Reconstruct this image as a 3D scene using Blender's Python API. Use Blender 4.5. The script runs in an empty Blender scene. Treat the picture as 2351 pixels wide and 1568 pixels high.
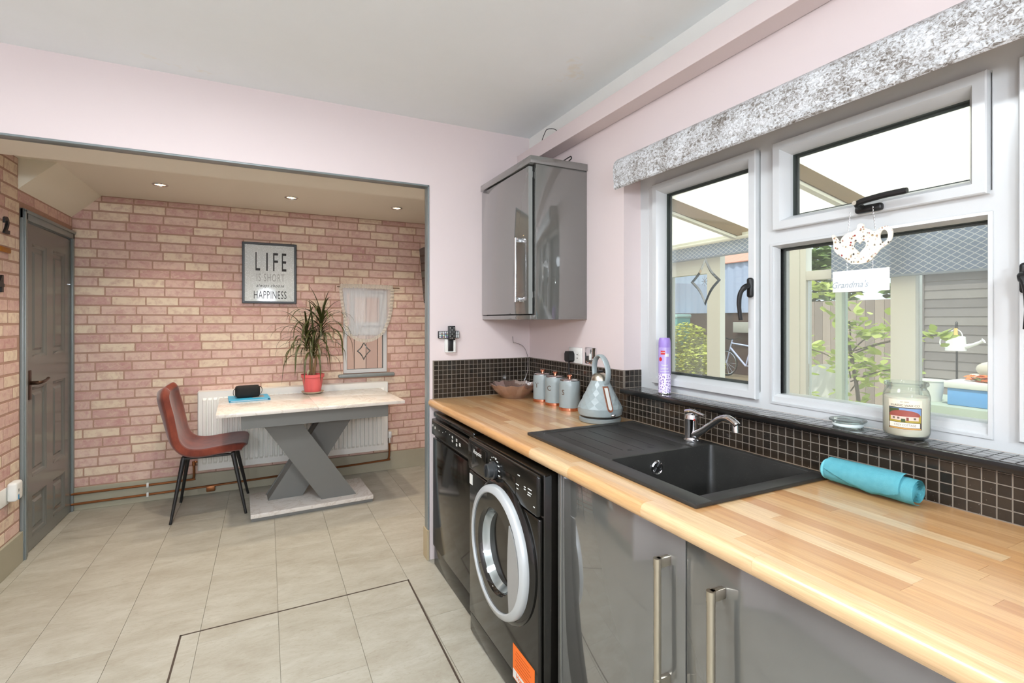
import bpy, bmesh, math, random
from mathutils import Vector, Matrix
R = math.radians
random.seed(7)
SC = bpy.context.scene
COL = SC.collection

# ------------------------------------------------------------------ camera
cam_d = bpy.data.cameras.new('camera')
cam_d.sensor_width = 36.0
cam_d.lens = 36.0 * 1146.0 / 2351.0
cam_d.shift_y = -(784.0 - 735.0) / 2351.0
cam_d.clip_start = 0.02
cam = bpy.data.objects.new('camera', cam_d)
COL.objects.link(cam)
cam.location = (0, 0, 1.35)
cam.rotation_euler = (R(90), 0, R(-26.18))
SC.camera = cam

# ------------------------------------------------------------------ world, sun, exposure
world = bpy.data.worlds.new('sky')
SC.world = world
world.use_nodes = True
wb = world.node_tree.nodes['Background']
wb.inputs[0].default_value = (0.80, 0.90, 1.0, 1)
wb.inputs[1].default_value = 2.1
sun_d = bpy.data.lights.new('sun', 'SUN')
sun_d.energy = 4.6
sun_d.angle = R(1.5)
sun_d.color = (1.0, 0.95, 0.86)
sun = bpy.data.objects.new('sun', sun_d)
COL.objects.link(sun)
sun.rotation_euler = Vector((0.55, 0.32, -1.0)).to_track_quat('-Z', 'Y').to_euler()
SC.view_settings.view_transform = 'Standard'
SC.view_settings.look = 'None'
SC.view_settings.gamma = 1.0
SC.view_settings.use_curve_mapping = False
SC.view_settings.exposure = -0.15
SC.cycles.caustics_reflective = False
SC.cycles.caustics_refractive = False
LAMP_W = 132.0       # emission of the added kitchen fill globes
SPOT_W = 22.0       # dining downlights
PANEL_W = 38.0      # added fill panel on the kitchen ceiling

# ------------------------------------------------------------------ mesh helpers
def B():
    return bmesh.new()

def box(bm, x0, x1, y0, y1, z0, z1, bev=0.0, seg=2, M=None):
    m = Matrix.Translation(((x0+x1)/2, (y0+y1)/2, (z0+z1)/2)) @ Matrix.Diagonal((abs(x1-x0), abs(y1-y0), abs(z1-z0), 1))
    if M is not None:
        m = M @ m
    r = bmesh.ops.create_cube(bm, size=1.0, matrix=m)
    if bev > 0:
        es = list({e for v in r['verts'] for e in v.link_edges})
        bmesh.ops.bevel(bm, geom=es, offset=bev, segments=seg, profile=0.5, affect='EDGES', clamp_overlap=True)
    return bm

def align(p0, p1):
    p0, p1 = Vector(p0), Vector(p1)
    d = p1 - p0
    return Matrix.Translation((p0+p1)/2) @ d.to_track_quat('Z', 'Y').to_matrix().to_4x4(), d.length

def cyl(bm, p0, p1, r0, r1=None, seg=16, cap=True):
    m, L = align(p0, p1)
    bmesh.ops.create_cone(bm, cap_ends=cap, cap_tris=False, segments=seg, radius1=r0, radius2=r0 if r1 is None else r1, depth=L, matrix=m)
    return bm

def sph(bm, c, r, sc=(1, 1, 1), u=12, v=8):
    bmesh.ops.create_uvsphere(bm, u_segments=u, v_segments=v, radius=r, matrix=Matrix.Translation(c) @ Matrix.Diagonal((*sc, 1)))
    return bm

def tube(bm, pts, r, seg=8, cap=True, closed=False):
    P = [Vector(p) for p in pts]
    n = len(P)
    rs = r if isinstance(r, (list, tuple)) else [r]*n
    T = []
    for i in range(n):
        if closed:
            t = P[(i+1) % n] - P[i-1]
        else:
            t = P[min(i+1, n-1)] - P[max(i-1, 0)]
        T.append(t.normalized())
    up = Vector((0, 0, 1)) if abs(T[0].z) < 0.9 else Vector((1, 0, 0))
    nrm = (up - T[0]*up.dot(T[0])).normalized()
    rings = []
    for i in range(n):
        nrm = (nrm - T[i]*nrm.dot(T[i]))
        nrm = nrm.normalized() if nrm.length > 1e-6 else T[i].orthogonal().normalized()
        b = T[i].cross(nrm)
        rings.append([bm.verts.new(P[i] + rs[i]*(math.cos(2*math.pi*k/seg)*nrm + math.sin(2*math.pi*k/seg)*b)) for k in range(seg)])
    for i in range(n if closed else n-1):
        a, b2 = rings[i], rings[(i+1) % n]
        for k in range(seg):
            bm.faces.new((a[k], a[(k+1) % seg], b2[(k+1) % seg], b2[k]))
    if cap and not closed:
        bm.faces.new(rings[0][::-1]); bm.faces.new(rings[-1])
    return bm

def smooth_path(pts, n=8):
    P = [Vector(p) for p in pts]
    out = []
    for i in range(len(P)-1):
        p0, p1, p2, p3 = P[max(i-1, 0)], P[i], P[i+1], P[min(i+2, len(P)-1)]
        for k in range(n):
            t = k/n
            out.append(0.5*((2*p1) + (-p0+p2)*t + (2*p0-5*p1+4*p2-p3)*t*t + (-p0+3*p1-3*p2+p3)*t**3))
    out.append(P[-1])
    return out

def lathe(bm, prof, c=(0, 0, 0), seg=32, axis='Z', sgn=1):
    """prof: (radius, height) pairs along the axis."""
    c = Vector(c)
    def pt(r, h, a):
        if axis == 'Z': return c + Vector((r*math.cos(a), r*math.sin(a), h))
        if axis == 'X': return c + Vector((sgn*h, r*math.cos(a), r*math.sin(a)))
        return c + Vector((r*math.cos(a), sgn*h, r*math.sin(a)))
    rings = []
    for r, h in prof:
        if r < 1e-6:
            rings.append([bm.verts.new(pt(0, h, 0))])
        else:
            rings.append([bm.verts.new(pt(r, h, 2*math.pi*k/seg)) for k in range(seg)])
    for a, b in zip(rings[:-1], rings[1:]):
        for k in range(seg):
            k2 = (k+1) % seg
            if len(a) == 1 and len(b) == 1: continue
            if len(a) == 1: bm.faces.new((a[0], b[k2], b[k]))
            elif len(b) == 1: bm.faces.new((a[k], a[k2], b[0]))
            else: bm.faces.new((a[k], a[k2], b[k2], b[k]))
    bmesh.ops.recalc_face_normals(bm, faces=bm.faces[:])
    return bm

def prism(bm, pts, plane, lo, hi):
    def P(a, b, c):
        return {'XY': (a, b, c), 'YZ': (c, a, b), 'XZ': (a, c, b)}[plane]
    v0 = [bm.verts.new(P(a, b, lo)) for a, b in pts]
    v1 = [bm.verts.new(P(a, b, hi)) for a, b in pts]
    n = len(pts)
    bm.faces.new(v0); bm.faces.new(v1[::-1])
    for i in range(n):
        bm.faces.new((v0[i], v1[i], v1[(i+1) % n], v0[(i+1) % n]))
    bmesh.ops.recalc_face_normals(bm, faces=bm.faces[:])
    return bm

def mitre(bm, a0, a1, b0, b1, prof, mp):
    """rectangular mitred frame; prof: (inset, depth); mp(a, b, depth) -> point"""
    loops = []
    for i, d in prof:
        loops.append([bm.verts.new(mp(a, b, d)) for a, b in ((a0+i, b0+i), (a1-i, b0+i), (a1-i, b1-i), (a0+i, b1-i))])
    n = len(loops)
    for j in range(n):
        p, q = loops[j], loops[(j+1) % n]
        for k in range(4):
            bm.faces.new((p[k], p[(k+1) % 4], q[(k+1) % 4], q[k]))
    bmesh.ops.recalc_face_normals(bm, faces=bm.faces[:])
    return bm

def grid(bm, nu, nv, fn):
    V = [[bm.verts.new(fn(i/nu, j/nv)) for j in range(nv+1)] for i in range(nu+1)]
    for i in range(nu):
        for j in range(nv):
            bm.faces.new((V[i][j], V[i+1][j], V[i+1][j+1], V[i][j+1]))
    return V

def quad(bm, *p):
    bm.faces.new([bm.verts.new(q) for q in p])

def solid(bm, t):
    bmesh.ops.solidify(bm, geom=bm.faces[:], thickness=t)
    bmesh.ops.recalc_face_normals(bm, faces=bm.faces[:])

# ------------------------------------------------------------------ object helpers
def wm(o):
    if o.parent:
        return wm(o.parent) @ o.matrix_parent_inverse @ o.matrix_basis
    return o.matrix_basis.copy()

def mesh(bm, mats, smooth=30):
    me = bpy.data.meshes.new('m')
    bm.normal_update()
    bm.to_mesh(me); bm.free()
    if smooth:
        for p in me.polygons: p.use_smooth = True
        me.set_sharp_from_angle(angle=R(smooth))
    for m in (mats if isinstance(mats, (list, tuple)) else [mats]):
        me.materials.append(m)
    return me

def tag(o, label=None, cat=None, group=None, kind=None):
    if label: o['label'] = label
    if cat: o['category'] = cat
    if group: o['group'] = group
    if kind: o['kind'] = kind
    return o

def O(name, bm, mats, parent=None, smooth=30, me=None, kind=None, label=None):
    o = bpy.data.objects.new(name, me if me is not None else mesh(bm, mats, smooth))
    COL.objects.link(o)
    if parent is not None:
        o.parent = parent
        o.matrix_parent_inverse = wm(parent).inverted()
    if kind: o['kind'] = kind
    if label: o['label'] = label
    return o

def T(name, label, cat, loc=(0, 0, 0), rz=0.0, group=None, kind=None):
    o = bpy.data.objects.new(name, None)
    o.empty_display_size = 0.05
    COL.objects.link(o)
    o.location = loc
    o.rotation_euler = (0, 0, rz)
    o.matrix_basis = Matrix.Translation(loc) @ Matrix.Rotation(rz, 4, 'Z')
    return tag(o, label, cat, group, kind)

def inst(name, me, loc, parent, rot=None, scale=None, color=None):
    """a piece sharing mesh data, placed in world coordinates"""
    o = bpy.data.objects.new(name, me)
    COL.objects.link(o)
    m = Matrix.Translation(loc)
    if rot is not None: m = m @ rot.to_4x4()
    if scale is not None: m = m @ Matrix.Diagonal((*scale, 1))
    if parent is not None:
        o.parent = parent
        o.matrix_parent_inverse = wm(parent).inverted()
    o.matrix_basis = m
    if color: o.color = (*color, 1)
    return o

def copy_tree(o, parent=None, dloc=(0, 0, 0)):
    c = o.copy(); COL.objects.link(c)
    if parent is not None:
        c.parent = parent
    else:
        c.location = o.location + Vector(dloc)
    for ch in list(o.children):
        copy_tree(ch, c)
    return c

_font_cache = {}
def text_verts(s, size, shear=0.0, bold=0.0, sx=1.0, spacing=1.0, align='CENTER'):
    c = bpy.data.curves.new('txt', 'FONT')
    c.body = s; c.size = size; c.shear = shear; c.offset = bold
    c.align_x = align; c.align_y = 'CENTER'; c.space_character = spacing
    c.resolution_u = 3
    o = bpy.data.objects.new('txt', c)
    COL.objects.link(o)
    dg = bpy.context.evaluated_depsgraph_get()
    me = bpy.data.meshes.new_from_object(o.evaluated_get(dg))
    vs = [(v.co.x*sx, v.co.y) for v in me.vertices]
    fs = [tuple(p.vertices) for p in me.polygons]
    bpy.data.objects.remove(o); bpy.data.meshes.remove(me); bpy.data.curves.remove(c)
    return vs, fs

def text_on(bm, s, size, fn, fit=None, **k):
    """fn maps flat (x, y) of the lettering to a 3D point; fit = (width, height) of the ink"""
    vs, fs = text_verts(s, size, **k)
    if fit:
        x0, x1 = min(v[0] for v in vs), max(v[0] for v in vs); y0, y1 = min(v[1] for v in vs), max(v[1] for v in vs)
        vs = [((x-(x0+x1)/2)*fit[0]/(x1-x0), (y-(y0+y1)/2)*fit[1]/(y1-y0)) for x, y in vs]
    V = [bm.verts.new(fn(x, y)) for x, y in vs]
    for f in fs:
        try: bm.faces.new([V[i] for i in f])
        except ValueError: pass
    return bm

# ------------------------------------------------------------------ materials
def lin(c):
    return tuple((x/255/12.92 if x/255 <= 0.04045 else ((x/255+0.055)/1.055)**2.4) for x in c)

class N:
    def __init__(self, name):
        self.m = bpy.data.materials.new(name)
        self.m.use_nodes = True
        self.t = self.m.node_tree
        self.b = self.t.nodes['Principled BSDF']
        self.out = self.t.nodes['Material Output']
    def n(self, typ, **kw):
        x = self.t.nodes.new(typ)
        for k, v in kw.items():
            if k.startswith('i_'):
                key = k[2:]
                key = int(key) if key.isdigit() else key.replace('_', ' ')
                x.inputs[key].default_value = v
            else:
                setattr(x, k, v)
        return x
    def l(self, a, b):
        self.t.links.new(a, b)
    def coord(self, scale=(1, 1, 1), rnd=False, kind='Object', rot=(0, 0, 0)):
        c = self.n('ShaderNodeTexCoord')
        mp = self.n('ShaderNodeMapping')
        mp.inputs['Scale'].default_value = scale
        mp.inputs['Rotation'].default_value = rot
        self.l(c.outputs[kind], mp.inputs[0])
        if rnd:
            oi = self.n('ShaderNodeObjectInfo')
            mu = self.n('ShaderNodeMath', operation='MULTIPLY'); mu.inputs[1].default_value = 37.0
            self.l(oi.outputs['Random'], mu.inputs[0])
            self.l(mu.outputs[0], mp.inputs['Location'])
        return mp.outputs[0]
    def noise(self, vec, scale, detail=4, rough=0.55, dist=0.0):
        x = self.n('ShaderNodeTexNoise')
        x.inputs['Scale'].default_value = scale; x.inputs['Detail'].default_value = detail
        x.inputs['Roughness'].default_value = rough; x.inputs['Distortion'].default_value = dist
        self.l(vec, x.inputs['Vector'])
        return x.outputs['Fac']
    def ramp(self, fac, stops, interp='LINEAR'):
        x = self.n('ShaderNodeValToRGB')
        x.color_ramp.interpolation = interp
        e = x.color_ramp.elements
        e[0].position, e[0].color = stops[0][0], (*stops[0][1], 1)
        e[1].position, e[1].color = stops[-1][0], (*stops[-1][1], 1)
        for p, c in stops[1:-1]:
            q = e.new(p); q.color = (*c, 1)
        self.l(fac, x.inputs[0])
        return x.outputs[0]
    def mix(self, fac, a, b, mode='MIX'):
        x = self.n('ShaderNodeMix', data_type='RGBA', blend_type=mode)
        for i, v in ((0, fac), (6, a), (7, b)):
            if hasattr(v, 'is_output') or isinstance(v, bpy.types.NodeSocket): self.l(v, x.inputs[i])
            else: x.inputs[i].default_value = v if i == 0 else (*v, 1)
        return x.outputs[2]
    def bump(self, h, strength=0.2, dist=0.002):
        x = self.n('ShaderNodeBump')
        x.inputs['Strength'].default_value = strength; x.inputs['Distance'].default_value = dist
        self.l(h, x.inputs['Height']); self.l(x.outputs[0], self.b.inputs['Normal'])
    def base(self, v):
        if isinstance(v, bpy.types.NodeSocket): self.l(v, self.b.inputs['Base Color'])
        else: self.b.inputs['Base Color'].default_value = (*v, 1)
    def p(self, rough=0.5, metal=0.0, spec=0.5, **kw):
        self.b.inputs['Roughness'].default_value = rough
        self.b.inputs['Metallic'].default_value = metal
        self.b.inputs['Specular IOR Level'].default_value = spec
        for k, v in kw.items():
            self.b.inputs[k.replace('_', ' ')].default_value = v
        return self

_mc = {}
def mat(name, rgb, rough=0.5, metal=0.0, spec=0.5, var=0.0, vscale=8.0, bump=0.0, bscale=60.0, **kw):
    """plain procedural material; var mixes a slightly different tone through noise"""
    if name in _mc: return _mc[name]
    n = N(name); c = lin(rgb); n.p(rough, metal, spec, **kw)
    if var > 0:
        v = n.coord()
        n.base(n.mix(n.noise(v, vscale), tuple(x*(1-var) for x in c), tuple(min(1, x*(1+var)) for x in c)))
    else:
        n.base(c)
    if bump > 0:
        n.bump(n.noise(n.coord(), bscale, 3), bump)
    _mc[name] = n.m
    return n.m

def emit(name, rgb, s):
    n = N(name); n.base((0, 0, 0)); n.b.inputs['Emission Color'].default_value = (*lin(rgb), 1)
    n.b.inputs['Emission Strength'].default_value = s
    return n.m

def glass_mat(name, tint=(1, 1, 1), refl=0.10, rough=0.0, veil=0.0):
    """thin clear pane: mostly see-through with a fresnel mirror"""
    n = N(name)
    tr = n.n('ShaderNodeBsdfTransparent'); tr.inputs[0].default_value = (*tint, 1)
    gl = n.n('ShaderNodeBsdfGlossy'); gl.inputs['Roughness'].default_value = rough
    fr = n.n('ShaderNodeFresnel'); fr.inputs[0].default_value = 1.35
    ad = n.n('ShaderNodeMath', operation='MULTIPLY'); ad.inputs[1].default_value = refl*10
    n.l(fr.outputs[0], ad.inputs[0])
    mx = n.n('ShaderNodeMixShader')
    n.l(ad.outputs[0], mx.inputs[0]); n.l(tr.outputs[0], mx.inputs[1]); n.l(gl.outputs[0], mx.inputs[2])
    if veil > 0:      # pale veil mixed in, puts haze into the glass colour
        df = n.n('ShaderNodeBsdfDiffuse'); df.inputs[0].default_value = (0.85, 0.87, 0.86, 1)
        tl = n.n('ShaderNodeBsdfTranslucent'); tl.inputs[0].default_value = (0.85, 0.87, 0.86, 1)
        dm = n.n('ShaderNodeMixShader'); n.l(df.outputs[0], dm.inputs[1]); n.l(tl.outputs[0], dm.inputs[2])
        m2 = n.n('ShaderNodeMixShader'); m2.inputs[0].default_value = veil
        n.l(mx.outputs[0], m2.inputs[1]); n.l(dm.outputs[0], m2.inputs[2]); mx = m2
    n.l(mx.outputs[0], n.out.inputs[0])
    return n.m

def sheer_mat(name, rgb, opacity):
    n = N(name)
    tr = n.n('ShaderNodeBsdfTransparent')
    df = n.n('ShaderNodeBsdfDiffuse'); df.inputs[0].default_value = (*lin(rgb), 1)
    tl = n.n('ShaderNodeBsdfTranslucent'); tl.inputs[0].default_value = (*lin(rgb), 1)
    a = n.n('ShaderNodeMixShader'); a.inputs[0].default_value = 0.45
    n.l(df.outputs[0], a.inputs[1]); n.l(tl.outputs[0], a.inputs[2])
    b = n.n('ShaderNodeMixShader'); b.inputs[0].default_value = opacity
    n.l(tr.outputs[0], b.inputs[1]); n.l(a.outputs[0], b.inputs[2])
    n.l(b.outputs[0], n.out.inputs[0])
    return n.m

M = {}
M['pink'] = mat('pink wall paint', (220, 206, 204), 0.7, var=0.015, vscale=1.3, bump=0.03, bscale=120)
M['white_paint'] = mat('white wall paint', (238, 238, 232), 0.7, var=0.01)
n = N('ceiling plaster'); n.p(0.8)
v = n.coord()
stain = n.ramp(n.noise(v, 2.2, 5, 0.7), [(0.0, lin((238, 242, 242))), (0.64, lin((243, 247, 248))), (0.82, lin((238, 226, 200)))])
n.base(stain); n.bump(n.noise(n.coord(), 40, 3), 0.04); M['ceiling'] = n.m
M['cream_paint'] = mat('cream ceiling paint', (232, 224, 208), 0.65, var=0.02, vscale=1.5)
M['grey_paint'] = mat('grey gloss trim paint', (126, 134, 134), 0.28, var=0.02, vscale=3)
M['grey_door'] = mat('grey door paint', (112, 114, 110), 0.2, var=0.03, vscale=4)
M['mortar'] = mat('brick paper mortar', (172, 138, 120), 0.8, var=0.12, vscale=20)
M['skirting'] = mat('grey green skirting', (163, 158, 138), 0.55, var=0.06, vscale=9)
M['tan'] = mat('tan skirting end', (176, 160, 130), 0.6, var=0.05)
M['grout_dark'] = mat('floor joint', (138, 132, 117), 0.8, var=0.05)
M['strip'] = mat('dark brown inlay strip', (66, 54, 44), 0.5, var=0.08)
M['grout'] = mat('mosaic grout', (126, 116, 104), 0.75, var=0.1, vscale=30)

# brick faces: colour set per object, mottled
n = N('printed brick'); n.p(0.75)
oi = n.n('ShaderNodeObjectInfo'); v = n.coord((2.6, 1, 0.9), rnd=True)
f1 = n.ramp(n.noise(v, 1.5, 5, 0.65), [(0.46, (0, 0, 0)), (0.64, (1, 1, 1))])
c1 = n.mix(f1, oi.outputs['Color'], n.mix(0.42, oi.outputs['Color'], lin((172, 116, 112))))
v3 = n.coord((2.6, 1, 0.9), rnd=True, rot=(0.3, 0.9, 0.5))
f2 = n.ramp(n.noise(v3, 1.9, 5, 0.7, 0.6), [(0.50, (0, 0, 0)), (0.66, (1, 1, 1))])
c2 = n.mix(f2, c1, n.mix(0.55, c1, lin((222, 204, 178))))
n.base(c2); M['brick'] = n.m
BRICKS = [lin(c) for c in ((214, 184, 171), (222, 202, 178), (208, 174, 163), (214, 182, 169), (226, 208, 184), (200, 162, 153), (216, 188, 173))]

# wood staves: colour set per object, grain along the stave
n = N('butcher block wood'); n.p(0.36, spec=0.6, Coat_Weight=0.7, Coat_Roughness=0.20)
oi = n.n('ShaderNodeObjectInfo'); v = n.coord((26, 1.6, 26), rnd=True)
g = n.noise(v, 3.0, 6, 0.65, 0.6)
c1 = n.mix(n.ramp(g, [(0.35, (0, 0, 0)), (0.7, (1, 1, 1))]), oi.outputs['Color'], n.mix(0.35, oi.outputs['Color'], lin((150, 92, 48))))
v2 = n.coord((90, 3, 90), rnd=True)
c2 = n.mix(n.ramp(n.noise(v2, 4, 3, 0.6), [(0.5, (0, 0, 0)), (0.75, (1, 1, 1))]), c1, n.mix(0.25, c1, lin((128, 74, 36))))
n.base(c2); M['stave'] = n.m
STAVES = [lin(c) for c in ((220, 176, 122), (214, 163, 107), (224, 184, 136), (198, 146, 94), (226, 192, 146), (218, 172, 119), (205, 157, 104))]

# floor stone
n = N('stone effect floor tile'); n.p(0.42, spec=0.35)
v = n.coord((1.0, 2.2, 1), rnd=True)
a = n.noise(v, 3.5, 7, 0.72, 0.4)
b = n.noise(n.coord((1, 2.5, 1), rnd=True), 34, 6, 0.75, 0.8)
c1 = n.ramp(a, [(0.3, lin((156, 149, 133))), (0.5, lin((170, 165, 150))), (0.7, lin((182, 179, 166)))])
c2 = n.mix(n.ramp(b, [(0.52, (0, 0, 0)), (0.72, (1, 1, 1))]), c1, n.mix(0.45, c1, lin((138, 126, 104))))
n.base(c2); n.bump(b, 0.16); M['floor'] = n.m

# mosaic tile
n = N('black glazed mosaic'); n.p(0.13, spec=0.5)
oi = n.n('ShaderNodeObjectInfo'); v = n.coord(rnd=True)
cc = n.mix(n.noise(v, 30, 4, 0.6), lin((24, 20, 17)), lin((48, 42, 36)))
cc = n.mix(oi.outputs['Random'], cc, n.mix(0.5, cc, lin((62, 52, 42))))
sp = n.ramp(n.noise(v, 300, 2, 0.5), [(0.735, (0, 0, 0)), (0.77, (1, 1, 1))])
n.base(n.mix(sp, cc, lin((170, 165, 155)))); n.bump(n.noise(v, 60, 2), 0.25, 0.001); M['mosaic'] = n.m

n = N('black glazed sill mosaic'); n.p(0.07, spec=0.9, Coat_Weight=0.8, Coat_Roughness=0.05, Coat_IOR=1.8); v = n.coord(rnd=True)
n.base(n.mix(n.noise(v, 40, 3), lin((46, 43, 40)), lin((74, 70, 66)))); M['mosaic_sill'] = n.m  # base lighter than the wall tiles, imitating the window's reflection
M['unit_grey'] = mat('gloss grey unit', (92, 92, 88), 0.10, spec=0.6, var=0.012, Coat_Weight=1.0, Coat_Roughness=0.02, Coat_IOR=2.1)
M['unit_edge'] = mat('grey unit edge band', (140, 142, 138), 0.3, var=0.01)
M['unit_in'] = mat('unit carcass', (70, 70, 68), 0.6, var=0.02)
M['steel'] = mat('brushed nickel', (196, 188, 172), 0.30, metal=1.0, var=0.03, vscale=40)
M['chrome'] = mat('chrome', (225, 226, 228), 0.06, metal=1.0, var=0.01)
M['black_gloss'] = mat('black gloss enamel', (20, 18, 15), 0.10, spec=0.6, var=0.05)
M['black_panel'] = mat('black fascia', (17, 16, 14), 0.16, var=0.05)
M['black_soft'] = mat('black plastic', (24, 24, 24), 0.4, var=0.05)
M['silver'] = mat('silver plastic', (190, 193, 193), 0.32, metal=0.2, var=0.01)
M['grey_plastic'] = mat('light grey plastic', (150, 149, 145), 0.35, var=0.01)
M['print_white'] = mat('white print', (225, 225, 220), 0.5, var=0.01)
M['print_black'] = mat('black print', (35, 35, 35), 0.6, var=0.02)
M['print_grey'] = mat('grey print', (150, 152, 150), 0.6, var=0.02)
M['orange'] = mat('orange label', (245, 115, 28), 0.5, var=0.02)
M['upvc'] = mat('white upvc', (207, 209, 209), 0.22, spec=0.45, var=0.006)
M['upvc_cream'] = mat('cream upvc', (236, 236, 226), 0.3, var=0.01)
M['gasket'] = mat('window gasket', (52, 60, 56), 0.6, var=0.05)
M['pane'] = glass_mat('clear pane', (0.97, 0.985, 0.975), 0.10, veil=0.05)
M['bevel'] = mat('bevelled glass strip', (190, 196, 194), 0.08, metal=0.85, var=0.25, vscale=25)
n = N('black composite sink'); n.p(0.42, spec=0.4)
v = n.coord()
sp = n.ramp(n.noise(v, 420, 2, 0.5), [(0.70, (0, 0, 0)), (0.76, (1, 1, 1))])
n.base(n.mix(sp, n.mix(n.noise(v, 18, 4), lin((38, 37, 35)), lin((52, 51, 48))), lin((110, 108, 102)))); n.bump(n.noise(v, 300, 2), 0.08, 0.001)
M['sink'] = n.m

# ================================================================== structure
XR, YO, YB, XL = 1.464, 2.73, 4.55, -1.24
ZC, ZD = 2.475, 2.25
CT = 0.905           # worktop height
def S(name, bm, m, label, cat='wall', parent=None, smooth=0):
    o = O(name, bm, m, parent, smooth)
    if parent is None: tag(o, label, cat, kind='structure')
    return o

# ---- floor of stone effect tiles
bm = box(B(), -2.2, 1.464, -2.6, YB, -0.05, -0.004)
floor = S('floor', bm, M['grout_dark'], 'beige stone effect tiled floor running through both rooms', 'floor')
def tile_mesh(w, l, t, ch, m):
    bm = B()
    z = [(0, -t), (0, -ch), (ch, 0)]
    loops = [[bm.verts.new((sx*(w/2-i), sy*(l/2-i), h)) for sx, sy in ((-1, -1), (1, -1), (1, 1), (-1, 1))] for i, h in z]
    for a, b in zip(loops[:-1], loops[1:]):
        for k in range(4): bm.faces.new((a[k], a[(k+1) % 4], b[(k+1) % 4], b[k]))
    bm.faces.new(loops[-1])
    return mesh(bm, m, 0)
TW, TL = 0.3065, 0.613
tm = {}
offs = [0.12, 0.43, 0.25, 0.52, 0.05, 0.36, 0.18, 0.47, 0.30, 0.58, 0.10, 0.40]
x = -0.565 - 6*TW
k = 0
while x < 1.464-0.02:
    xa, xb = max(x, -2.2), min(x+TW, 1.464)
    y = -2.6 - offs[k % 12]
    while y < YB-0.01:
        ya, yb = max(y, -2.6), min(y+TL, YB)
        if xb-xa > 0.02 and yb-ya > 0.02:
            key = (round(xb-xa, 3), round(yb-ya, 3))
            if key not in tm: tm[key] = tile_mesh(key[0]-0.0011, key[1]-0.0011, 0.004, 0.0003, M['floor'])
            inst('floor_tile', tm[key], ((xa+xb)/2, (ya+yb)/2, 0), floor)
        y += TL
    x += TW; k += 1
# dark inlay strips set in the floor
for p, q in (((-0.335, 1.2), (-0.330, 2.545)), ((-0.334, 2.541), (0.664, 2.566)), ((0.660, 2.570), (0.637, 1.2))):
    d = Vector((q[0]-p[0], q[1]-p[1], 0)); L = d.length; a = math.atan2(d.y, d.x)
    bm = box(B(), 0, L, -0.004, 0.004, -0.003, 0.0007)
    o = O('inlay_strip', bm, M['strip'], None, 0)
    o.parent = floor; o.matrix_basis = Matrix.Translation((p[0], p[1], 0)) @ Matrix.Rotation(a, 4, 'Z')

# ---- ceilings
S('ceiling', box(B(), -2.2, 1.70, -2.6, 2.79, ZC, ZC+0.08), M['ceiling'], 'off white kitchen ceiling with faint yellow stains', 'ceiling')
S('ceiling', box(B(), -1.40, 1.70, 3.08, 4.75, ZD, ZD+0.08), M['cream_paint'], 'low cream ceiling of the dining area', 'ceiling')

# ---- wall with the wide opening
bm = B()
box(bm, 0.822, 1.464, YO, 2.79, 0, ZC); box(bm, XL, 0.822, YO, 2.79, 2.11, ZC); box(bm, -2.2, XL, YO, 2.79, 0, ZC)
wall_o = S('wall_opening', bm, M['pink'], 'pale pink wall with the wide opening into the dining area')
S('trim_1', box(B(), XL, 1.464, 2.79, 3.08, 2.11, 2.40), M['cream_paint'], 'deep cream lintel over the opening', 'lintel')
bm = B()
box(bm, XL, 0.822, 2.724, 2.786, 2.100, 2.1095, 0.002); box(bm, 0.8125, 0.8215, 2.724, 2.786, 0.17, 2.1095, 0.002)
S('trim_2', bm, M['grey_paint'], 'thin grey lining edging the wide opening', 'trim', smooth=30)
S('trim_3', box(B(), 0.808, 0.8215, 2.722, 2.80, 0.0, 0.168, 0.002), M['tan'], 'small tan skirting piece at the foot of the opening', 'skirting')

# ---- right wall with the window hole
WY0, WY1, WZ0, WZ1 = -0.06, 1.82, 1.018, 2.0
bm = B()
box(bm, XR, 1.70, -2.6, 4.75, 0, WZ0); box(bm, XR, 1.70, -2.6, 4.75, WZ1, ZC)
box(bm, XR, 1.70, WY1, 4.75, WZ0, WZ1); box(bm, XR, 1.70, -2.6, WY0, WZ0, WZ1)
wall_r = S('wall_right', bm, M['pink'], 'pale pink wall holding the wide kitchen window')
S('trim_4', box(B(), 1.461, XR, -2.6, YO, 2.352, ZC), M['white_paint'], 'white painted band of wall above the pink boxing', 'wall')
S('trim_5', box(B(), 1.376, 1.461, -2.6, YO, 2.272, 2.352, 0.002), M['pink'], 'long pink boxed beam running above the window', 'beam')

# ---- unseen kitchen sides
S('wall_side', box(B(), -2.30, -2.2, -2.7, 2.79, 0, ZC), M['pink'], 'pale pink kitchen wall opposite the window')
bm = B()
box(bm, -2.3, 1.70, -2.7, -2.6, 0, 0.9); box(bm, -2.3, 1.70, -2.7, -2.6, 2.1, ZC); box(bm, -2.3, -1.3, -2.7, -2.6, 0.9, 2.1); box(bm, 0.9, 1.70, -2.7, -2.6, 0.9, 2.1)
S('wall_rear', bm, M['pink'], 'pale pink kitchen wall behind the viewer with an added window')
w3 = T('fill_window', 'unseen white framed window added to the rear kitchen wall for daylight', 'window', (-0.2, -2.65, 0.9), kind='structure')  # unseen window, added to bring daylight in from behind the viewer
O('frame', mitre(B(), -1.3, 0.9, 0.9, 2.1, [(0, -2.68), (0, -2.62), (0.06, -2.62), (0.06, -2.68)], lambda a, b, d: (a, d, b)), M['upvc'], w3)
O('pane', box(B(), -1.24, 0.84, -2.652, -2.648, 0.96, 2.04), M['pane'], w3)

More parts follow.
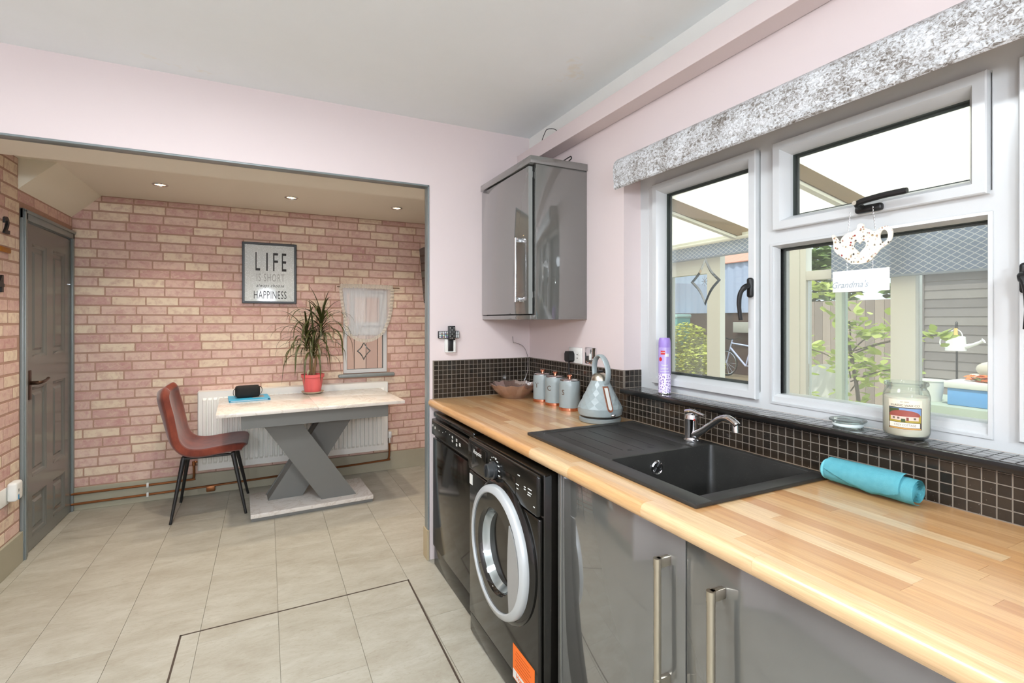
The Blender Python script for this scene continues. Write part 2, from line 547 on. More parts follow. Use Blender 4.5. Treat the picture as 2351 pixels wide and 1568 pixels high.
# ---- dining walls papered with printed bricks
bm = B()
DX0, DX1, DZ0, DZ1 = 0.600, 0.978, 0.880, 1.62
box(bm, -1.40, DX0, YB, 4.75, 0, ZD+0.08); box(bm, DX1, 1.464, YB, 4.75, 0, ZD+0.08)
box(bm, DX0, DX1, YB, 4.75, 0, DZ0); box(bm, DX0, DX1, YB, 4.75, DZ1, ZD+0.08)
wall_b = S('wall_back', bm, M['mortar'], 'dining wall papered in pink and cream printed brick')
bm = B()
box(bm, -1.40, XL, 2.79, 3.78, 0, ZD+0.08); box(bm, -1.40, XL, 4.52, YB, 0, ZD+0.08); box(bm, -1.40, XL, 3.78, 4.52, 1.925, ZD+0.08)
wall_l = S('wall_left', bm, M['mortar'], 'brick papered side wall around the grey door')
brick_me = []
for vi in range(6):
    rr = random.Random(100+vi)
    bm = B(); w, h, t = 0.5, 0.5, 1.0
    c, e = 0.012, 0.05
    pts = [(-w+c, -h+e*rr.random()), (-0.1, -h+0.05*rr.random()), (w-c, -h+e*rr.random()), (w, -h+0.12), (w-0.01*rr.random(), 0), (w, h-0.12),
           (w-c, h-e*rr.random()), (0.1, h-0.05*rr.random()), (-w+c, h-e*rr.random()), (-w, h-0.12), (-w+0.01*rr.random(), 0), (-w, -h+0.12)]
    v0 = [bm.verts.new((a, 0, b)) for a, b in pts]
    v1 = [bm.verts.new((a*0.99, -t, b*0.96)) for a, b in pts]
    bm.faces.new(v1)
    for i in range(12): bm.faces.new((v0[i], v0[(i+1) % 12], v1[(i+1) % 12], v1[i]))
    bmesh.ops.recalc_face_normals(bm, faces=bm.faces[:])
    brick_me.append(mesh(bm, M['brick'], 0))
CH = 0.0682
def bricks(length, z_lo, z_hi, hole, hidden, place, parent, seed, minlen=0.03):
    rr = random.Random(seed)
    row, z, stuff = 0, z_lo, []
    while z < z_hi-0.02:
        zb = min(z+CH, z_hi)
        s = -0.205*rr.choice((0.0, 0.25, 0.5, 0.7)) if row % 2 else -0.1*rr.random()
        while s < length:
            L = rr.choice((0.205, 0.21, 0.215, 0.19, 0.2, 0.16))
            cuts = [(max(s, 0), min(s+L, length))]
            for (h0, h1, k0, k1) in hole:
                if zb > k0+0.004 and z < k1-0.004:
                    nc = []
                    for a, b in cuts:
                        if b <= h0 or a >= h1: nc.append((a, b))
                        else:
                            if a < h0: nc.append((a, h0))
                            if b > h1: nc.append((h1, b))
                    cuts = nc
            for a, b in cuts:
                if b-a > minlen:
                    sc = (b-a-0.008, 0.0012, zb-z-0.009)
                    p = ((a+b)/2, (z+zb)/2)
                    col = BRICKS[rr.randrange(7)]
                    if hidden(*p): stuff.append((p, sc))
                    else:
                        loc, rot = place(*p)
                        inst('brick', brick_me[rr.randrange(6)], loc, parent, rot, sc, col)
            s += L
        z = zb; row += 1
    if stuff:
        bm = B()
        for p, sc in stuff:
            loc, rot = place(*p)
            box(bm, -sc[0]/2, sc[0]/2, -sc[1], 0, -sc[2]/2, sc[2]/2, M=Matrix.Translation(loc) @ rot.to_4x4())
        o = O('brick_rest', bm, M['brick'], parent, 0, kind='stuff'); o.color = (*BRICKS[0], 1)
I3 = Matrix.Identity(3)
bricks(1.464+1.24, 0.160, ZD, [(DX0-XL, DX1-XL, DZ0, DZ1)], lambda s, z: (0.80 < s < 2.2 and z < 0.79) or s > 2.58 or (s < 0.17 and z > 2.12),
       lambda s, z: ((XL+s, YB, z), I3), wall_b, 5)
RZ90 = Matrix.Rotation(R(90), 3, 'Z')
bricks(4.55-2.79, 0.168, ZD, [(3.715-2.79, 4.55-2.79, 0, 1.985)], lambda s, z: s < 0.55 or (s > 0.9 and z > 2.11),
       lambda s, z: ((XL, 2.79+s, z), RZ90), wall_l, 9)
# skirting boards
S('baseboard_back', box(B(), XL, 1.464, 4.534, YB, 0, 0.160, 0.002), M['skirting'], 'grey green skirting along the brick papered wall', 'skirting')
S('baseboard_left', box(B(), XL, XL+0.016, 2.79, 3.718, 0, 0.168, 0.002), M['skirting'], 'grey green skirting beside the grey door', 'skirting')
# sloping stair bulkhead
bm = prism(B(), [(XL, 2.08), (-1.07, ZD), (-1.07, ZD+0.03), (XL, ZD+0.03)], 'XZ', 3.70, YB)
S('stair_bulkhead', bm, mat('bulkhead paint', (230, 224, 206), 0.7, var=0.015), 'sloping cream boxed corner above the grey door', 'bulkhead')

# ================================================================== mosaic splashback
PT = 0.0265
mos = tile_mesh(0.0240, 0.0240, 0.003, 0.0010, M['mosaic'])
mos_sill = tile_mesh(0.0245, 0.0245, 0.003, 0.0007, M['mosaic_sill'])
mos_half = tile_mesh(0.0240, 0.0035, 0.003, 0.0008, M['mosaic'])
RX90 = Matrix.Rotation(R(90), 3, 'X')              # +Z face turned to -Y
RYm90 = Matrix.Rotation(R(-90), 3, 'Y') @ Matrix.Rotation(R(90), 3, 'Z')  # +Z face turned to -X
O('grout', box(B(), 0.842, XR, YO-0.0040, YO, CT, 1.121), M['grout'], wall_o, 0)
for r_ in range(8):
    for c_ in range(23):
        inst('mosaic_tile', mos, (XR-0.006-0.0133-c_*PT, YO-0.005, CT+0.0145+r_*PT), wall_o, RX90)
O('grout', box(B(), XR-0.0040, XR, WY1, YO, CT, 1.121), M['grout'], wall_r, 0)
O('grout', box(B(), XR-0.0040, XR, -0.6, WY1, CT, 1.018), M['grout'], wall_r, 0)
bm = B()
def add_tile(bm, loc, rot, s=(1, 1, 1)):
    m4 = Matrix.Translation(loc) @ rot.to_4x4() @ Matrix.Diagonal((*s, 1))
    z = [(0, -0.003), (0, -0.001), (0.001, 0)]
    lp = [[bm.verts.new(m4 @ Vector((sx*(0.012-i), sy*(0.012-i), h))) for sx, sy in ((-1, -1), (1, -1), (1, 1), (-1, 1))] for i, h in z]
    for a, b in zip(lp[:-1], lp[1:]):
        for k in range(4): bm.faces.new((a[k], a[(k+1) % 4], b[(k+1) % 4], b[k]))
    bm.faces.new(lp[-1])
for c_ in range(int((YO-0.005-WY1)/PT)):
    for r_ in range(8):
        add_tile(bm, (XR-0.005, WY1+0.0135+c_*PT, CT+0.0145+r_*PT), RYm90)
for c_ in range(59, 92):
    for r_ in range(4): add_tile(bm, (XR-0.005, WY1-0.0133-c_*PT, CT+0.0145+r_*PT), RYm90)
O('mosaic_rest', bm, M['mosaic'], wall_r, 0, kind='stuff')
for c_ in range(59):
    for r_ in range(5):
        if r_ < 4: inst('mosaic_tile', mos, (XR-0.005, WY1-0.0133-c_*PT, CT+0.0145+r_*PT), wall_r, RYm90)
        else: inst('mosaic_tile', mos_half, (XR-0.005, WY1-0.0133-c_*PT, CT+0.0028+4*PT), wall_r, Matrix.Rotation(R(-90), 3, 'Y') @ Matrix.Rotation(R(90), 3, 'Z'))
# tiled return of the window reveal
O('grout', box(B(), XR, 1.575, WY1-0.0040, WY1, 1.04, 1.121), M['grout'], wall_r, 0)
for c_ in range(4):
    for r_ in range(3): inst('mosaic_tile', mos, (XR+0.0165+c_*PT, WY1-0.005, 1.04+0.0145+r_*PT), wall_r, RX90)

# ================================================================== kitchen window
win = T('window_1', 'wide white kitchen window with black handles and a top hung light', 'window', (1.6, 0.9, 1.04), kind='structure')
mpw = lambda a, b, d: (d, a, b)
bm = B()
FX0, FX1 = 1.562, 1.635
outer = [(0, FX1), (0, FX0), (0.050, FX0), (0.058, FX0+0.012), (0.058, FX1)]
mitre(bm, WY0, WY1, 1.040, WZ1, outer, mpw)
box(bm, FX0+0.001, FX1-0.001, 1.715, 1.772, 1.086, 1.954); box(bm, FX0+0.001, FX1-0.001, -0.012, 0.04, 1.086, 1.954)
for ya, yb in ((1.140, 1.192), (0.520, 0.566)):
    prism(bm, [(FX1, ya-0.006), (FX0+0.012, ya-0.006), (FX0, ya), (FX0, yb), (FX0+0.012, yb+0.006), (FX1, yb+0.006)], 'XY', 1.09, 1.95)
prism(bm, [(FX1, 1.606), (FX0+0.012, 1.606), (FX0, 1.613), (FX0, 1.662), (FX0+0.012, 1.668), (FX1, 1.668)], 'XZ', 0.566, 1.140)
O('window_frame', bm, M['upvc'], win)
def pane_in(parent, y0, y1, z0, z1, x=1.598):
    bm = mitre(B(), y0, y1, z0, z1, [(-0.003, x-0.010), (0.003, x-0.010), (0.003, x+0.006), (-0.003, x+0.006)], mpw)
    O('gasket', bm, M['gasket'], parent)
    bm = mitre(B(), y0, y1, z0, z1, [(-0.003, x+0.006), (0.009, x+0.006), (0.009, x+0.012), (-0.003, x+0.012)], mpw)
    O('spacer_bar', bm, M['gasket'], parent)
    O('pane', box(B(), x, x+0.004, y0, y1, z0, z1), M['pane'], parent, 0)
def sash(y0, y1, z0, z1, wd=0.082):
    prof = [(0, FX0+0.02), (0, 1.545), (0.003, 1.542), (wd-0.018, 1.542), (wd-0.015, 1.546), (wd-0.002, 1.572), (wd, 1.578), (wd, 1.62), (0, 1.62)]
    s = O('sash', mitre(B(), y0, y1, z0, z1, prof, mpw), M['upvc'], win)
    pane_in(s, y0+wd, y1-wd, z0+wd, z1-wd)
    return s
s1 = sash(1.199, 1.724, 1.070, 1.952, 0.045)
s2 = sash(0.570, 1.134, 1.654, 1.950, 0.045)
s3 = sash(-0.01, 0.514, 1.070, 1.952, 0.045)
# fixed lower light with its beads
bm = mitre(B(), 0.564, 1.152, 1.064, 1.612, [(0, FX0+0.004), (0, FX0-0.004), (0.008, FX0-0.006), (0.016, FX0+0.014), (0.016, FX0+0.05), (0, FX0+0.05)], mpw)
bead = O('glazing_bead', bm, M['upvc'], win)
pane_in(bead, 0.579, 1.137, 1.079, 1.597)
# espagnolette handles
def win_handle(parent, y, z, vertical=True, flip=1):
    if vertical:
        h = O('handle', box(B(), 1.526, 1.544, y-0.011, y+0.011, z-0.035, z+0.035, 0.008, 3), M['black_soft'], parent)
        tube_pts = smooth_path([(1.528, y, z+0.005), (1.512, y+0.002*flip, z+0.002), (1.500, y+0.012*flip, z-0.02), (1.498, y+0.016*flip, z-0.06), (1.502, y+0.012*flip, z-0.115)], 5)
        O('lever', tube(B(), tube_pts, [0.010]*8+[0.008]*8+[0.007]*5, 10), M['black_soft'], parent)
    else:
        h = O('handle', box(B(), 1.524, 1.544, y-0.042, y+0.030, z-0.012, z+0.010, 0.008, 3), M['black_soft'], parent)
        bm = B(); ps = [(1.530, y+0.012, z+0.004), (1.508, y+0.010, z+0.012), (1.500, y-0.01, z+0.016), (1.498, y-0.06, z+0.020), (1.496, y-0.118, z+0.020)]
        tube(bm, smooth_path(ps, 5), [0.010]*6+[0.0085]*14+[0.0075], 10)
        O('lever', bm, M['black_soft'], parent)
        O('lock_button', cyl(B(), (1.500, y+0.012, z+0.014), (1.494, y+0.012, z+0.014), 0.006, seg=14), M['steel'], parent)
win_handle(s1, 1.213, 1.465, True, 1)
win_handle(s2, 0.830, 1.668, False)
win_handle(s3, 0.498, 1.445, True, -1)
# bevelled diamond on the left light
def diamond(parent, c, w, h, mp, t=0.006):
    a, b = c
    P = [(a, b+h), (a+w, b), (a, b-h), (a-w, b)]
    for i in range(4):
        p, q = P[i], P[(i+1) % 4]
        bm = B()
        nseg = 6
        prev = None
        for k in range(nseg+1):
            s = k/nseg
            m = 0.10*math.sin(math.pi*s)
            x = p[0]+(q[0]-p[0])*s; y = p[1]+(q[1]-p[1])*s
            x += (a-x)*m*1.6; y += (b-y)*m*1.6
            f = 1 - t*2.2/ (w*0.75+h*0.25)
            xi, yi = a+(x-a)*f, b+(y-b)*f
            xm, ym = (x+xi)/2, (y+yi)/2
            cur = [bm.verts.new(mp(x, y, 0)), bm.verts.new(mp(xm, ym, 0.005)), bm.verts.new(mp(xi, yi, 0))]
            if prev:
                bm.faces.new((prev[0], cur[0], cur[1], prev[1])); bm.faces.new((prev[1], cur[1], cur[2], prev[2])); bm.faces.new((prev[0], prev[2], cur[2], cur[0]))
            prev = cur
        bmesh.ops.recalc_face_normals(bm, faces=bm.faces[:])
        O('bevel_strip', bm, M['bevel'], parent, 0)
diamond(s1, (1.472, 1.508), 0.078, 0.100, lambda a, b, d: (1.598-d, a, b), 0.0085)
bm = B()
for k in range(4):
    a = k*math.pi/4
    cyl(bm, (1.5975, 1.475+0.016*math.cos(a), 1.508+0.02*math.sin(a)), (1.5975, 1.475-0.016*math.cos(a), 1.508-0.02*math.sin(a)), 0.0009, seg=5)
O('star_cut', bm, M['bevel'], s1)
# tiled sill
sill = O('window_sill', box(B(), 1.440, 1.565, -0.3, WY1-0.001, 1.019, 1.0385, 0.002), mat('black sill', (22, 21, 20), 0.2, var=0.05), win)
for c_ in range(60):
    for r_ in range(4):
        inst('mosaic_tile', mos_sill, (1.463+r_*PT, WY1-0.02-c_*PT, 1.0405), sill)

# ================================================================== worktop of staves
WF, WB = 0.815, 1.462
wt = T('worktop', 'long butcher block worktop with rounded front edge under the window', 'worktop', (1.14, 1.0, 0.867))
O('core', box(B(), 0.842, 0.930, -0.9, 2.727, 0.8675, 0.9035), mat('board core', (190, 150, 105), 0.7, var=0.05), wt, 0)
rr = random.Random(21)
prof = [(0.040, 0.866), (0.014, 0.866), (0.006, 0.869), (0.001, 0.876), (0.0, 0.885), (0.001, 0.893), (0.005, 0.900), (0.012, 0.9042), (0.022, 0.905), (0.040, 0.905)]
def stave(row, ya, yb):
    bm = B(); x0 = WF+row*0.04; g = 0.0002
    if row == 0: pts = [(x0+a, b) for a, b in prof]
    else: pts = [(x0, 0.8935), (min(x0+0.04, WB), 0.8935), (min(x0+0.04, WB), CT), (x0, CT)]
    cx, cy = x0+0.02, (ya+yb)/2
    prism(bm, [(a-cx, b) for a, b in pts], 'XZ', ya-cy+g, yb-cy-g)
    o = O('stave', bm, M['stave'], None, 30)
    o.parent = wt; o.matrix_parent_inverse = wm(wt).inverted()
    o.matrix_basis = Matrix.Translation((cx, cy, 0))
    o.color = (*STAVES[rr.randrange(7)], 1)
for row in range(17):
    if WF+row*0.04 > WB-0.004: break
    y = -0.9 - 0.3*rr.random()
    while y < 2.726:
        L = rr.uniform(0.24, 0.62)
        segs = [(max(y, -0.9), min(y+L, 2.727))]
        if 3 <= row <= 14:
            out = []
            for a, b in segs:
                if a < 0.885: out.append((a, min(b, 0.885)))
                if b > 1.685: out.append((max(a, 1.685), b))
            segs = out
        for a, b in segs:
            if b-a > 0.004: stave(row, a, b)
        y += L

# ================================================================== sink
SX0, SX1, SY0, SY1, SZ = 0.905, 1.424, 0.862, 1.708, 0.9165
BX0, BX1, BY0, BY1 = 0.962, 1.398, 0.905, 1.262
sk = T('kitchen_sink', 'black composite sink with ribbed drainer set into the worktop', 'sink', (1.16, 1.28, CT))
bm = B()
z0 = CT+0.0004
box(bm, SX0, BX0, SY0, SY1, z0, SZ, 0.003); box(bm, BX1, SX1, SY0, SY1, z0, SZ, 0.003)
box(bm, BX0-0.004, BX1+0.004, SY0, BY0, z0, SZ, 0.003); box(bm, BX0-0.004, BX1+0.004, SY1-0.03, SY1, z0, SZ, 0.003)
O('rim', bm, M['sink'], sk)
bm = B()
box(bm, BX0-0.002, 1.318, BY1, SY1-0.028, z0, SZ-0.0035, 0.002)
box(bm, 1.316, BX1+0.002, BY1+0.045, SY1-0.028, z0, SZ-0.0015, 0.002)
box(bm, 1.316, BX1+0.002, BY1, BY1+0.046, z0, SZ-0.0005, 0.003)
O('drainer', bm, M['sink'], sk)
for i in range(5):
    x = 1.005 + i*0.068
    O('drainer_groove', box(B(), x, x+0.0022, BY1+0.05+0.03*(i % 2), SY1-0.07, SZ-0.0045, SZ-0.0029), mat('groove shadow line', (30, 29, 28), 0.6, var=0.03), sk, 0)
O('tap_hole_cover', lathe(B(), [(0, 0.0008), (0.014, 0.0008), (0.016, 0)], (1.19, 1.335, SZ-0.0034), 20), M['black_soft'], sk)
O('tap_hole_cover', lathe(B(), [(0, 0.0008), (0.010, 0.0008), (0.012, 0)], (1.10, 1.330, SZ-0.0034), 20), M['black_soft'], sk)
# rounded bowl
bm = B()
def rrect(x0, x1, y0, y1, r, z, n=6):
    out = []
    for cx, cy, a0 in ((x1-r, y1-r, 0), (x0+r, y1-r, 90), (x0+r, y0+r, 180), (x1-r, y0+r, 270)):
        for k in range(n+1):
            a = R(a0+90*k/n); out.append(bm.verts.new((cx+r*math.cos(a), cy+r*math.sin(a), z)))
    return out
levels = [(-0.004, SZ, 0.012), (0.0, SZ-0.002, 0.012), (0.004, SZ-0.03, 0.020), (0.010, 0.755, 0.025), (0.016, 0.736, 0.03), (0.035, 0.726, 0.03), (0.10, 0.722, 0.02)]
loops = [rrect(BX0+i, BX1-i, BY0+i, BY1-i, r, z) for i, z, r in levels]
for a, b in zip(loops[:-1], loops[1:]):
    for k in range(len(a)): bm.faces.new((a[k], b[k], b[(k+1) % len(a)], a[(k+1) % len(a)]))
bm.faces.new(loops[-1])
bmesh.ops.recalc_face_normals(bm, faces=bm.faces[:])
O('bowl', bm, M['sink'], sk, 50)
O('waste', lathe(B(), [(0, 0.0025), (0.030, 0.003), (0.040, 0.001), (0.041, 0)], (1.18, 1.08, 0.7225), 24), M['chrome'], sk)
ov = (1.145, BY1-0.0055, 0.868)
o = O('overflow', lathe(B(), [(0.016, 0), (0.017, 0.004), (0.021, 0.006), (0.024, 0.003), (0.024, 0)], ov, 28, 'Y', -1), M['chrome'], sk)
bm = B(); cyl(bm, (ov[0], ov[1]-0.001, ov[2]), (ov[0], ov[1]-0.002, ov[2]), 0.017, seg=20)
O('overflow_hole', bm, M['black_soft'], o)
bm = B()
for a in (R(40), R(130)):
    box(bm, -0.017, 0.017, -0.002, 0.002, -0.0022, 0.0022, M=Matrix.Translation((ov[0], ov[1]-0.004, ov[2])) @ Matrix.Rotation(a, 4, 'Y'))
O('overflow_cross', bm, M['chrome'], o)

# ---- mixer tap
tx, ty, tz = 1.378, 1.332, SZ-0.0005
tp = T('mixer_tap', 'chrome single lever mixer tap at the corner of the sink bowl', 'tap', (tx, ty, tz))
O('body', lathe(B(), [(0, 0), (0.028, 0), (0.028, 0.004), (0.0245, 0.007), (0.0235, 0.012), (0.0235, 0.070), (0.0245, 0.074), (0.0245, 0.082), (0.0225, 0.094), (0.015, 0.103), (0, 0.106)], (tx, ty, tz), 28), M['chrome'], tp)
lp = smooth_path([(tx-0.004, ty+0.012, tz+0.098), (tx-0.006, ty-0.01, tz+0.107), (tx-0.012, ty-0.04, tz+0.106), (tx-0.02, ty-0.078, tz+0.103)], 5)
bm = B()
tube(bm, lp, [0.018, 0.018, 0.0178, 0.017, 0.016, 0.015, 0.0135, 0.0122, 0.011, 0.010, 0.0092, 0.0086, 0.008, 0.0075, 0.007, 0.0068], 12)
bmesh.ops.scale(bm, vec=(1, 1, 0.62), space=Matrix.Translation((0, 0, -(tz+0.104))), verts=bm.verts[:])
O('lever', bm, M['chrome'], tp)
O('temperature_dot', sph(B(), (tx-0.010, ty-0.0215, tz+0.078), 0.0042, (1, 0.5, 1)), mat('red dot', (200, 50, 50), 0.3, var=0.02), tp)
sp = smooth_path([(tx-0.004, ty-0.012, tz+0.022), (tx-0.014, ty-0.05, tz+0.040), (tx-0.030, ty-0.115, tz+0.080), (tx-0.044, ty-0.165, tz+0.110), (tx-0.055, ty-0.205, tz+0.120), (tx-0.064, ty-0.240, tz+0.112), (tx-0.066, ty-0.250, tz+0.106)], 6)
bm = tube(B(), sp, [0.0125]*7+[0.0118]*10+[0.011]*20, 14)
O('spout', bm, M['chrome'], tp)
O('nozzle', cyl(B(), (tx-0.063, ty-0.240, tz+0.110), (tx-0.063, ty-0.241, tz+0.084), 0.0115, 0.011, 16), M['chrome'], tp)

# ================================================================== base units
def bar_handle(parent, x, y, z0, z1, xd, m, r=0.0075):
    """upright bar with end posts reaching the door at x = xd"""
    h = O('handle', cyl(B(), (x, y, z0+0.005), (x, y, z1-0.022), r, seg=16), m, parent)
    for z, s in ((z1-0.022, 1), (z0, 1)):
        bm = B(); cyl(bm, (x, y, z), (x, y, z+0.022), r+0.0008, seg=16)
        box(bm, x-0.001, xd, y-r*0.75, y+r*0.75, z, z+0.022, 0.0015)
        O('handle_post', bm, m, h)
def base_unit(label, y0, y1, doors, end=False):
    t = T('base_cabinet', label, 'cabinet', (1.15, (y0+y1)/2, 0))
    bm = B()
    box(bm, 0.866, 1.44, y0+0.001, y0+0.018, 0.15, 0.862); box(bm, 0.866, 1.44, y1-0.018, y1-0.001, 0.15, 0.862)
    box(bm, 0.866, 1.44, y0+0.018, y1-0.018, 0.15, 0.168); box(bm, 1.43, 1.44, y0+0.018, y1-0.018, 0.168, 0.862)
    O('carcass', bm, M['unit_in'], t, 0)
    O('plinth', box(B(), 0.905, 0.92, y0+0.002, y1-0.002, 0.001, 0.148), M['unit_grey'], t, 0)
    for a, b, hy in doors:
        d = O('door', box(B(), 0.842, 0.861, a, b, 0.152, 0.861, 0.0015), M['unit_grey'], t)
        bar_handle(d, 0.806, hy, 0.505, 0.803, 0.842, M['steel'], 0.0085)
    if end:
        O('end_panel', box(B(), 0.838, 1.44, y1+0.0005, y1+0.0185, 0.002, 0.863, 0.001), M['unit_grey'], t)
    return t
base_unit('grey gloss double door cabinet under the sink', 0.312, 1.352, [(0.832, 1.350, 0.882), (0.314, 0.828, 0.728)], True)
base_unit('grey gloss cabinet furthest along the worktop from the sink', -0.60, 0.308, [(-0.598, 0.306, 0.25)])

# ================================================================== wall cabinet
wc = T('wall_cabinet', 'grey gloss wall cabinet in the corner above the canisters', 'cabinet', (1.30, 2.42, 1.352))
cb = B()
box(cb, 1.172, 1.462, 2.134, 2.150, 1.375, 2.105); box(cb, 1.172, 1.462, 2.712, 2.727, 1.375, 2.105); box(cb, 1.172, 1.462, 2.150, 2.712, 1.375, 1.392)
box(cb, 1.172, 1.462, 2.150, 2.712, 2.088, 2.105); box(cb, 1.452, 1.462, 2.150, 2.712, 1.392, 2.088)
O('carcass', cb, M['unit_in'], wc, 0)
d = O('door', box(B(), 1.142, 1.162, 2.140, 2.727, 1.380, 2.100, 0.0015), M['unit_grey'], wc)
O('edge_band', box(B(), 1.1415, 1.1625, 2.1385, 2.140, 1.381, 2.099), M['unit_edge'], d, 0)
bar_handle(d, 1.104, 2.208, 1.440, 1.757, 1.142, M['chrome'], 0.006)
O('side_panel', box(B(), 1.168, 1.4625, 2.112, 2.132, 1.353, 2.106, 0.001), M['unit_grey'], wc)
O('bottom_panel', box(B(), 1.146, 1.4625, 2.1325, 2.7275, 1.353, 1.3745, 0.001), M['unit_grey'], wc)
O('cornice', box(B(), 1.134, 1.4625, 2.104, 2.7275, 2.1065, 2.142, 0.002), M['unit_grey'], wc)
for z in (2.05, 1.46):
    O('hinge_block', box(B(), 1.1625, 1.171, 2.150, 2.165, z, z+0.03, 0.001), M['print_white'], wc)
# loose cables on top
cb1 = tube(B(), smooth_path([(1.20, 2.66, 2.1465), (1.18, 2.62, 2.165), (1.185, 2.575, 2.168), (1.20, 2.54, 2.152), (1.21, 2.50, 2.1455), (1.21, 2.45, 2.150), (1.22, 2.40, 2.1455)], 6), 0.0040, 8)
tag(O('black_cable', cb1, M['black_soft']), 'thick black cable lying on the cabinet top near the opening', 'cable')
cb2 = tube(B(), smooth_path([(1.30, 2.15, 2.1455), (1.335, 2.145, 2.150), (1.37, 2.14, 2.172), (1.385, 2.14, 2.180), (1.39, 2.145, 2.170), (1.37, 2.15, 2.148), (1.41, 2.15, 2.1455)], 6), 0.0030, 8)
tag(O('black_cable', cb2, M['black_soft']), 'looped black cable on the cabinet top near the window', 'cable')
cb3 = tube(B(), smooth_path([(1.40, 2.46, 2.3535), (1.405, 2.47, 2.372), (1.41, 2.45, 2.405), (1.41, 2.42, 2.418), (1.42, 2.36, 2.400), (1.42, 2.30, 2.3545)], 6), 0.0022, 6)
tag(O('thin_wire', cb3, M['black_soft']), 'thin dark wire sticking up from the pink boxed beam', 'wire')

# ================================================================== washing machine
wm_ = T('washing_machine', 'black washing machine with round silver rimmed door', 'washing machine', (1.09, 1.71, 0))
y0, y1 = 1.402, 2.018
BG = M['black_gloss']
O('body', box(B(), 0.803, 1.38, y0, y1, 0.012, 0.849, 0.008), BG, wm_)
O('front_panel', box(B(), 0.786, 0.802, y0+0.002, y1-0.002, 0.098, 0.706, 0.006, 3), BG, wm_)
O('kick_panel', box(B(), 0.790, 0.802, y0+0.002, y1-0.002, 0.014, 0.094, 0.004), BG, wm_)
O('control_panel', box(B(), 0.781, 0.802, y0+0.001, y1-0.001, 0.711, 0.847, 0.010, 4), M['black_panel'], wm_)
dr = O('detergent_drawer', box(B(), 0.7775, 0.781, 1.815, y1-0.012, 0.728, 0.828, 0.002), M['black_gloss'], wm_)
O('display', box(B(), 0.7795, 0.781, 1.56, 1.68, 0.742, 0.800, 0.001), M['black_gloss'], wm_)
bm = lathe(B(), [(0.033, 0), (0.033, 0.010), (0.027, 0.013), (0.026, 0.030), (0.022, 0.034), (0, 0.034)], (0.781, 1.745, 0.777), 28, 'X', -1)
kn = O('dial', bm, mat('dial grey black', (52, 54, 55), 0.3, var=0.03), wm_)
O('dial_grip', box(B(), 0.741, 0.748, 1.741, 1.749, 0.755, 0.800, 0.002), M['black_soft'], kn)
ry, rz, rx = 1.668, 0.506, 0.786
def ring(name, prof, m, parent, seg=64): return O(name, lathe(B(), [(r_*0.963, h_) for r_, h_ in prof], (rx, ry, rz), seg, 'X', -1), m, parent, 40)
ring('door_surround', [(0.262, 0), (0.262, 0.006), (0.255, 0.014), (0.243, 0.018), (0.243, 0)], BG, wm_)
dw = ring('door', [(0.240, 0.004), (0.242, 0.024), (0.240, 0.034), (0.235, 0.040), (0.217, 0.044), (0.213, 0.042), (0.211, 0.030), (0.211, 0.004)], M['silver'], wm_)
ring('door_glass', [(0.2108, 0.028), (0.2108, 0.037), (0.158, 0.040), (0.150, 0.034), (0.146, 0.022)], mat('smoked door glass', (26, 25, 22), 0.06, spec=0.8, var=0.03), dw)
n = N('bowl glass with painted reflections'); n.base(lin((150, 155, 152))); n.p(0.08, spec=0.9, Metallic=0.35); n.base(n.ramp(n.noise(n.coord((6, 6, 2)), 1.5, 2), [(0.32, lin((44, 46, 44))), (0.52, lin((176, 182, 180))), (0.7, lin((70, 74, 72)))]))  # light and dark patches put the glass reflections into the colour
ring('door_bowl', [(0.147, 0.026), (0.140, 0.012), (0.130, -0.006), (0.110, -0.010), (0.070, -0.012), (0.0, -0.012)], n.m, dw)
# grey grip lens on the window side of the door
pts = []
for k in range(13):
    a = R(180-50 + 100*k/12); pts.append((ry+0.2015*math.cos(a), rz-0.015+0.2015*math.sin(a)))
for k in range(13):
    s = 1-2*k/12; yy = rz-0.015-0.1543*s
    pts.append((ry-0.1295+0.012*math.cos(math.pi*s/2), yy))
O('door_grip', prism(B(), pts, 'YZ', rx-0.0425, rx-0.036), M['grey_plastic'], dw)
def on_x(x, yc, zc): return lambda a, b: (x, yc-a, zc+b)
O('brand_lettering', text_on(B(), 'Hotpoint', 0.024, on_x(0.7770, 1.905, 0.802), bold=0.0004), M['print_white'], dr, 0)
bm = B()
for k in range(8):
    a = R(-75+ k*21); box(bm, 0.7800, 0.7806, 1.745-0.046*math.cos(a)-0.010, 1.745-0.046*math.cos(a)+0.004, 0.777+0.050*math.sin(a)-0.002, 0.777+0.050*math.sin(a)+0.002)
    if k < 4: box(bm, 0.7800, 0.7806, 1.745+0.040*math.cos(R(40+k*25))-0.004, 1.745+0.040*math.cos(R(40+k*25))+0.004, 0.777+0.048*math.sin(R(40+k*25))-0.0015, 0.777+0.048*math.sin(R(40+k*25))+0.0015)
for yy, zz, w in ((1.645, 0.728, 0.008), (1.615, 0.727, 0.008), (1.585, 0.729, 0.010), (1.535, 0.815, 0.016), (1.545, 0.780, 0.022), (1.545, 0.766, 0.012), (1.490, 0.788, 0.012), (1.490, 0.780, 0.012), (1.455, 0.790, 0.026), (1.455, 0.778, 0.026), (1.46, 0.770, 0.022), (1.425, 0.742, 0.010)):
    box(bm, 0.7800, 0.7806, yy-w/2, yy+w/2, zz-0.0017, zz+0.0017)
O('panel_legends', bm, M['print_white'], wm_, 0)
O('sticker', box(B(), 0.7853, 0.786, 1.978, 2.012, 0.648, 0.692), M['print_white'], wm_, 0)
lab = O('energy_label', box(B(), 0.7850, 0.7858, 1.430, 1.590, 0.085, 0.205), M['orange'], wm_, 0)
O('label_band', box(B(), 0.7846, 0.7850, 1.432, 1.588, 0.088, 0.118), M['print_white'], lab, 0)
